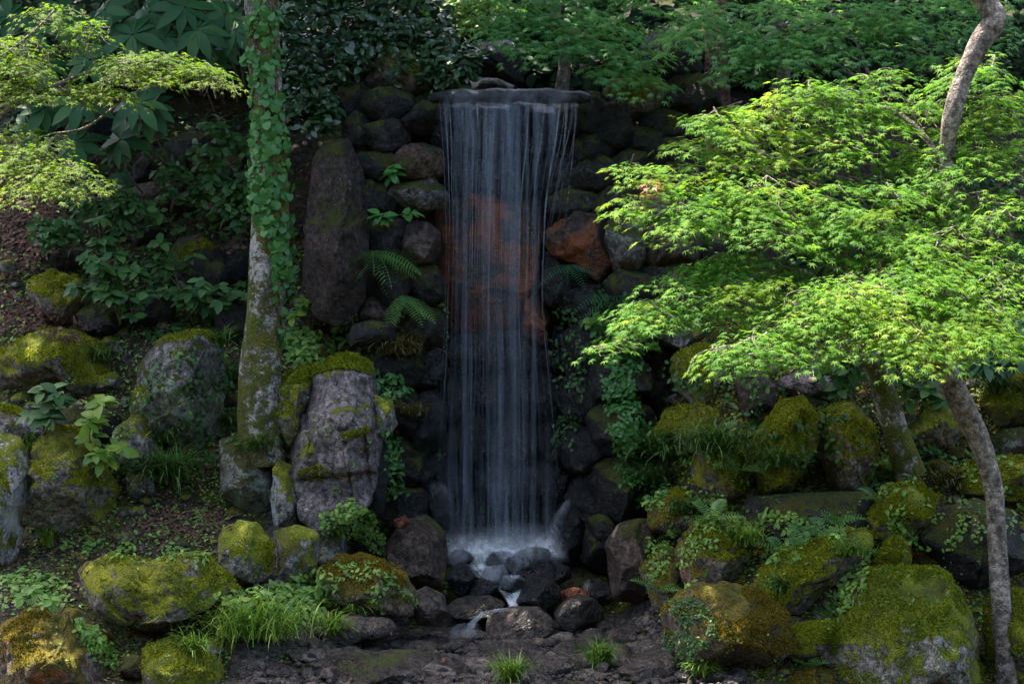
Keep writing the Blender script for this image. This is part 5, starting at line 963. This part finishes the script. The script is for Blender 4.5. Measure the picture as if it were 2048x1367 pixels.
for k, (poly, n) in enumerate([([(0, 520), (880, 620), (800, 1260), (0, 1350)], 110), ([(1230, 700), (2048, 720), (2048, 1360), (1400, 1360)], 110)]):
    r_ = np.random.default_rng(900 + k); a = np.array(poly, float); lo, hi = a.min(0), a.max(0); c_ = 0
    for _ in range(n * 6):
        x, y = r_.uniform(lo, hi)
        if c_ >= n or not inpoly(x, y, poly): continue
        h_ = hit(x, y)
        if h_ is None or h_[2].name.split('.')[0] != 'ground': continue
        c_ += 1; o = link('stone', rub[r_.choice(list(rub))][r_.integers(6)], ground); sc_ = PX(r_.uniform(7, 24), h_[0][1]); o.location = h_[0]
        o.scale = (sc_, sc_ * r_.uniform(.8, 1.2), sc_ * r_.uniform(.8, 1.2)); o.rotation_euler = (r_.normal(0, .3), r_.normal(0, .3), r_.uniform(0, 6.28))
patch('weeds', 'tiny weeds rooted in the joints of the left boulders', 'plant', [(0, 700), (760, 800), (800, 1260), (0, 1360)], 500, 7, OVS, 'herb', 910, .8, .7, .68, kind='stuff')
patch('weeds', 'tiny weeds rooted in the joints of the right boulders', 'plant', [(1260, 800), (2048, 780), (2048, 1367), (1330, 1360)], 600, 7, OVS, 'herb', 912, .8, .7, .66, kind='stuff')
# moss cap on the big boulder
pos, no = scatter([(575, 770), (605, 735), (640, 705), (690, 700), (742, 722), (748, 752), (715, 744), (680, 738), (640, 748), (612, 765)], 2600, 301)
nn = nrm(no + UP * .6 + rng.normal(0, .3, pos.shape)); V, F = place(TT, TF, pos + UP * .012, nn, rng.normal(size=pos.shape), rng.uniform(.018, .036, len(pos)))
tag(obj('moss_cap', V, F, M['mossg'], BIG), 'smooth yellow-green moss cap', kind='stuff')
for poly in ([(680, 872), (735, 852), (738, 868), (690, 885)], [(590, 945), (640, 930), (665, 950), (640, 965), (600, 962)]):
    pos, no = scatter(poly, 500, 302); V, F = place(TT, TF, pos + UP * .01, nrm(no + UP + rng.normal(0, .3, pos.shape)), rng.normal(size=pos.shape), rng.uniform(.014, .03, len(pos))); tag(obj('moss', V, F, M['moss'], BIG), kind='stuff')

# ---------------------------------------------------------------- water
fall = bpy.data.objects.new('waterfall', None); col.objects.link(fall); fall.location = (0, .3, .5); tag(fall, 'thin veil of white water falling in threads down the dark wall', kind='structure')
LE = np.array([(200, 880), (300, 888), (450, 892), (600, 890), (750, 886), (860, 874), (940, 866), (980, 868), (1040, 880), (1105, 886)]); RE = np.array([(200, 1130), (280, 1120), (340, 1108), (420, 1098), (600, 1092), (750, 1106), (900, 1120), (980, 1128), (1020, 1130), (1105, 1128)])
def fall_pt(u, py, dY=0.):
    l = np.interp(py, LE[:, 0], LE[:, 1]); r = np.interp(py, RE[:, 0], RE[:, 1]); t = (py - 200) / 900
    return P(l + (r - l) * u, py, .30 - .28 * math.sqrt(max(t, 0)) + dY)
for k in range(3):
    us = np.linspace(0, 1, 90); ps = np.linspace(197, 1105, 46); V = []; th = []; r_ = np.random.default_rng(70 + k)
    base = np.clip(vnoise(np.stack([us * 9 + k * 7, us * 0, us * 0], -1), k) * 1.6 - .25, .05, 1)
    for q in ps:
        for u, b_ in zip(us, base):
            p = fall_pt(u, q, k * .07 + .03 * math.sin(u * 40 + k)); V.append(p)
            t = (q - 200) / 905; e = min(1, min(u, 1 - u) * (14 - 10 * min(1, t * 1.4)))
            mid = 1 - .35 * math.exp(-((t - .48) / .2) ** 2); low = 1 + 1.2 * max(0, t - .72) / .28
            th.append(e * (.55 + .6 * b_) * mid * low * (.9 if k else 1.) * min(1, (q - 190) / 25))
    i = (np.arange(45)[:, None] * 90 + np.arange(89)[None]).ravel(); o = obj('veil', np.array(V), np.stack([i, i + 1, i + 91, i + 90], -1), M['curtain'], fall, True); set_thick(o, th)
r_ = np.random.default_rng(9)
for k in range(60):
    u = float(np.clip(r_.choice([.04, .1, .22, .3, .42, .5, .6, .68, .8, .93]) + r_.normal(0, .035), .0, 1.)); y0 = 203 + r_.uniform(0, 12); y1 = r_.uniform(420, 1100) if r_.random() < .6 else r_.uniform(900, 1100)
    ps = np.linspace(y0, y1, 12); path = np.array([fall_pt(u + .006 * math.sin(j * .7 + k), q, r_.uniform(-.02, .02) - .03) for j, q in enumerate(ps)])
    w = r_.uniform(.0015, .006); V, F = tube(path, w * np.linspace(1., .45, 12), 5, 2); o = obj('water_thread', V, F, M['strand'], fall, True)
    set_thick(o, np.repeat(np.interp(np.linspace(0, 1, len(V) // 5), [0, .1, .7, 1], [.5, 1, .8, .05]), 5) * r_.uniform(.15, 1.))
V = []; th = []
for py_, Y_ in [(181, 1.5), (178, .95), (178, .5), (181, .28), (190, .2), (204, .19), (216, .22)]:
    for u in np.linspace(0, 1, 60): V.append(P(886 + 272 * u, py_ + 2 * math.sin(u * 31), Y_)); th.append(min(1, min(u, 1 - u) * 8) * (.22 if py_ < 206 else .1))
i = (np.arange(6)[:, None] * 60 + np.arange(59)[None]).ravel(); o = obj('lip_film', np.array(V), np.stack([i, i + 1, i + 61, i + 60], -1), M['film'], fall, True); set_thick(o, th)
for k in range(9):                                             # thin stray threads slanting in from the right end of the lip
    x0 = r_.uniform(1128, 1160); x1 = x0 - r_.uniform(18, 44); y1 = r_.uniform(330, 520); ps = np.linspace(0, 1, 10)
    V, F = tube([P(x0 + (x1 - x0) * q ** 1.6, 206 + (y1 - 206) * q, .3 - .1 * q) for q in ps], np.linspace(.006, .002, 10), 5, 2); o = obj('water_thread', V, F, M['strand'], fall, True); set_thick(o, np.full(len(V), r_.uniform(.3, .9)))
# splash veils and foam at the foot
def sheet(name, rows, mat, fade, n=40):
    V = []; th = []; m = len(rows)
    for j, (pts, Y) in enumerate(rows):
        q = catmull(np.array([P(a, b, Y) for a, b in pts]), 10); q = q[np.linspace(0, len(q) - 1, n).astype(int)]; V.append(q)
        th += list(np.minimum(1, np.minimum(np.linspace(0, 1, n), np.linspace(1, 0, n)) * (2.2 if mat == 'mist' else 5)) * fade[j])
    i = (np.arange(m - 1)[:, None] * n + np.arange(n - 1)[None]).ravel(); o = obj(name, np.vstack(V), np.stack([i, i + 1, i + n + 1, i + n], -1), M[mat], fall, True); set_thick(o, th)
sheet('splash', [([(886, 1062), (950, 1066), (1020, 1070), (1090, 1062), (1128, 1066)], .02), ([(884, 1080), (950, 1084), (1020, 1086), (1090, 1082), (1132, 1084)], -.05), ([(880, 1098), (950, 1102), (1020, 1104), (1090, 1100), (1138, 1104)], -.12), ([(884, 1112), (950, 1118), (1020, 1118), (1090, 1112), (1136, 1118)], -.2)], 'foam', [0., .35, .75, .15])
sheet('splash', [([(854, 966), (872, 958), (892, 968), (900, 985)], .1), ([(850, 974), (872, 968), (896, 980), (908, 1000)], .06), ([(860, 1010), (880, 990), (904, 1010), (920, 1040)], .04), ([(890, 1080), (900, 1060), (920, 1070), (935, 1090)], .0)], 'film', [.0, .5, .15, .0])
sheet('splash', [([(1140, 990), (1120, 1008), (1100, 1040), (1085, 1075)], .1), ([(1142, 994), (1126, 1014), (1108, 1050), (1098, 1090)], .06), ([(1146, 1002), (1134, 1030), (1122, 1070), (1116, 1105)], .04)], 'film', [.0, .65, .0])
sheet('foam', [([(892, 1108), (960, 1110), (1040, 1106), (1120, 1112)], -.15), ([(925, 1128), (970, 1130), (1040, 1135), (1090, 1122)], -.28), ([(950, 1150), (985, 1152), (1030, 1158), (1062, 1150)], -.42), ([(972, 1168), (1000, 1174), (1030, 1178), (1055, 1168)], -.56), ([(988, 1172), (1010, 1180), (1030, 1182), (1050, 1176)], -.62)], 'foam', [.5, .85, .9, .8, .6])
sheet('foam', [([(995, 1176), (1010, 1182), (1030, 1184), (1045, 1178)], -.64), ([(1005, 1190), (1018, 1192), (1030, 1194), (1040, 1190)], -.68), ([(1014, 1204), (1022, 1206), (1032, 1206), (1038, 1204)], -.74), ([(1018, 1214), (1024, 1216), (1030, 1216), (1036, 1214)], -.8)], 'foam', [.8, .5, .8, .7], 24)
for k in range(4): sheet('mist', [([(880, 1040 - 6 * k), (950, 1050), (1020, 1048 - 5 * k), (1090, 1044), (1134, 1052)], -.02 - .07 * k), ([(876, 1085), (950, 1090), (1020, 1092), (1090, 1086), (1140, 1092)], -.06 - .07 * k), ([(880, 1112), (950, 1122), (1020, 1124), (1090, 1116), (1142, 1118)], -.1 - .07 * k), ([(890, 1125), (950, 1140), (1020, 1144), (1090, 1132), (1138, 1126)], -.13 - .07 * k)], 'mist', [0., .55, .8, 0.])
sheet('foam', [([(1036, 1212), (1000, 1216), (968, 1222), (950, 1234), (925, 1255), (915, 1268)], -1.45), ([(1038, 1217), (1004, 1222), (974, 1228), (958, 1240), (940, 1262), (932, 1274)], -1.48)], 'film', [1.1, .4])
sheet('film', [([(905, 1250), (920, 1246), (940, 1244), (958, 1246)], -1.5), ([(900, 1262), (918, 1260), (940, 1260), (960, 1260)], -1.6), ([(896, 1275), (918, 1274), (940, 1274), (960, 1272)], -1.7)], 'film', [.6, .9, .3], 24)
for fo in FOOT:                                                # thin sheet of water running over each stone in the foam
    me = fo.data; V = np.empty(len(me.vertices) * 3, dtype=np.float32); me.vertices.foreach_get('co', V); V = V.reshape(-1, 3); F = np.array([p.vertices[:] for p in me.polygons])
    vn, _, _ = vnormals(V.astype(float), F); o = link('water_film', make_mesh('water_film', V + vn * .012, F, M['film'], True), fo); set_thick(o, np.clip(.35 + .9 * vn[:, 2], .15, 1.2))
for o in LATER: col.objects.link(o)
print('TRIS', sum(len(o.data.polygons) for o in scene.objects if o.type == 'MESH'), 'OBJS', len(scene.objects))
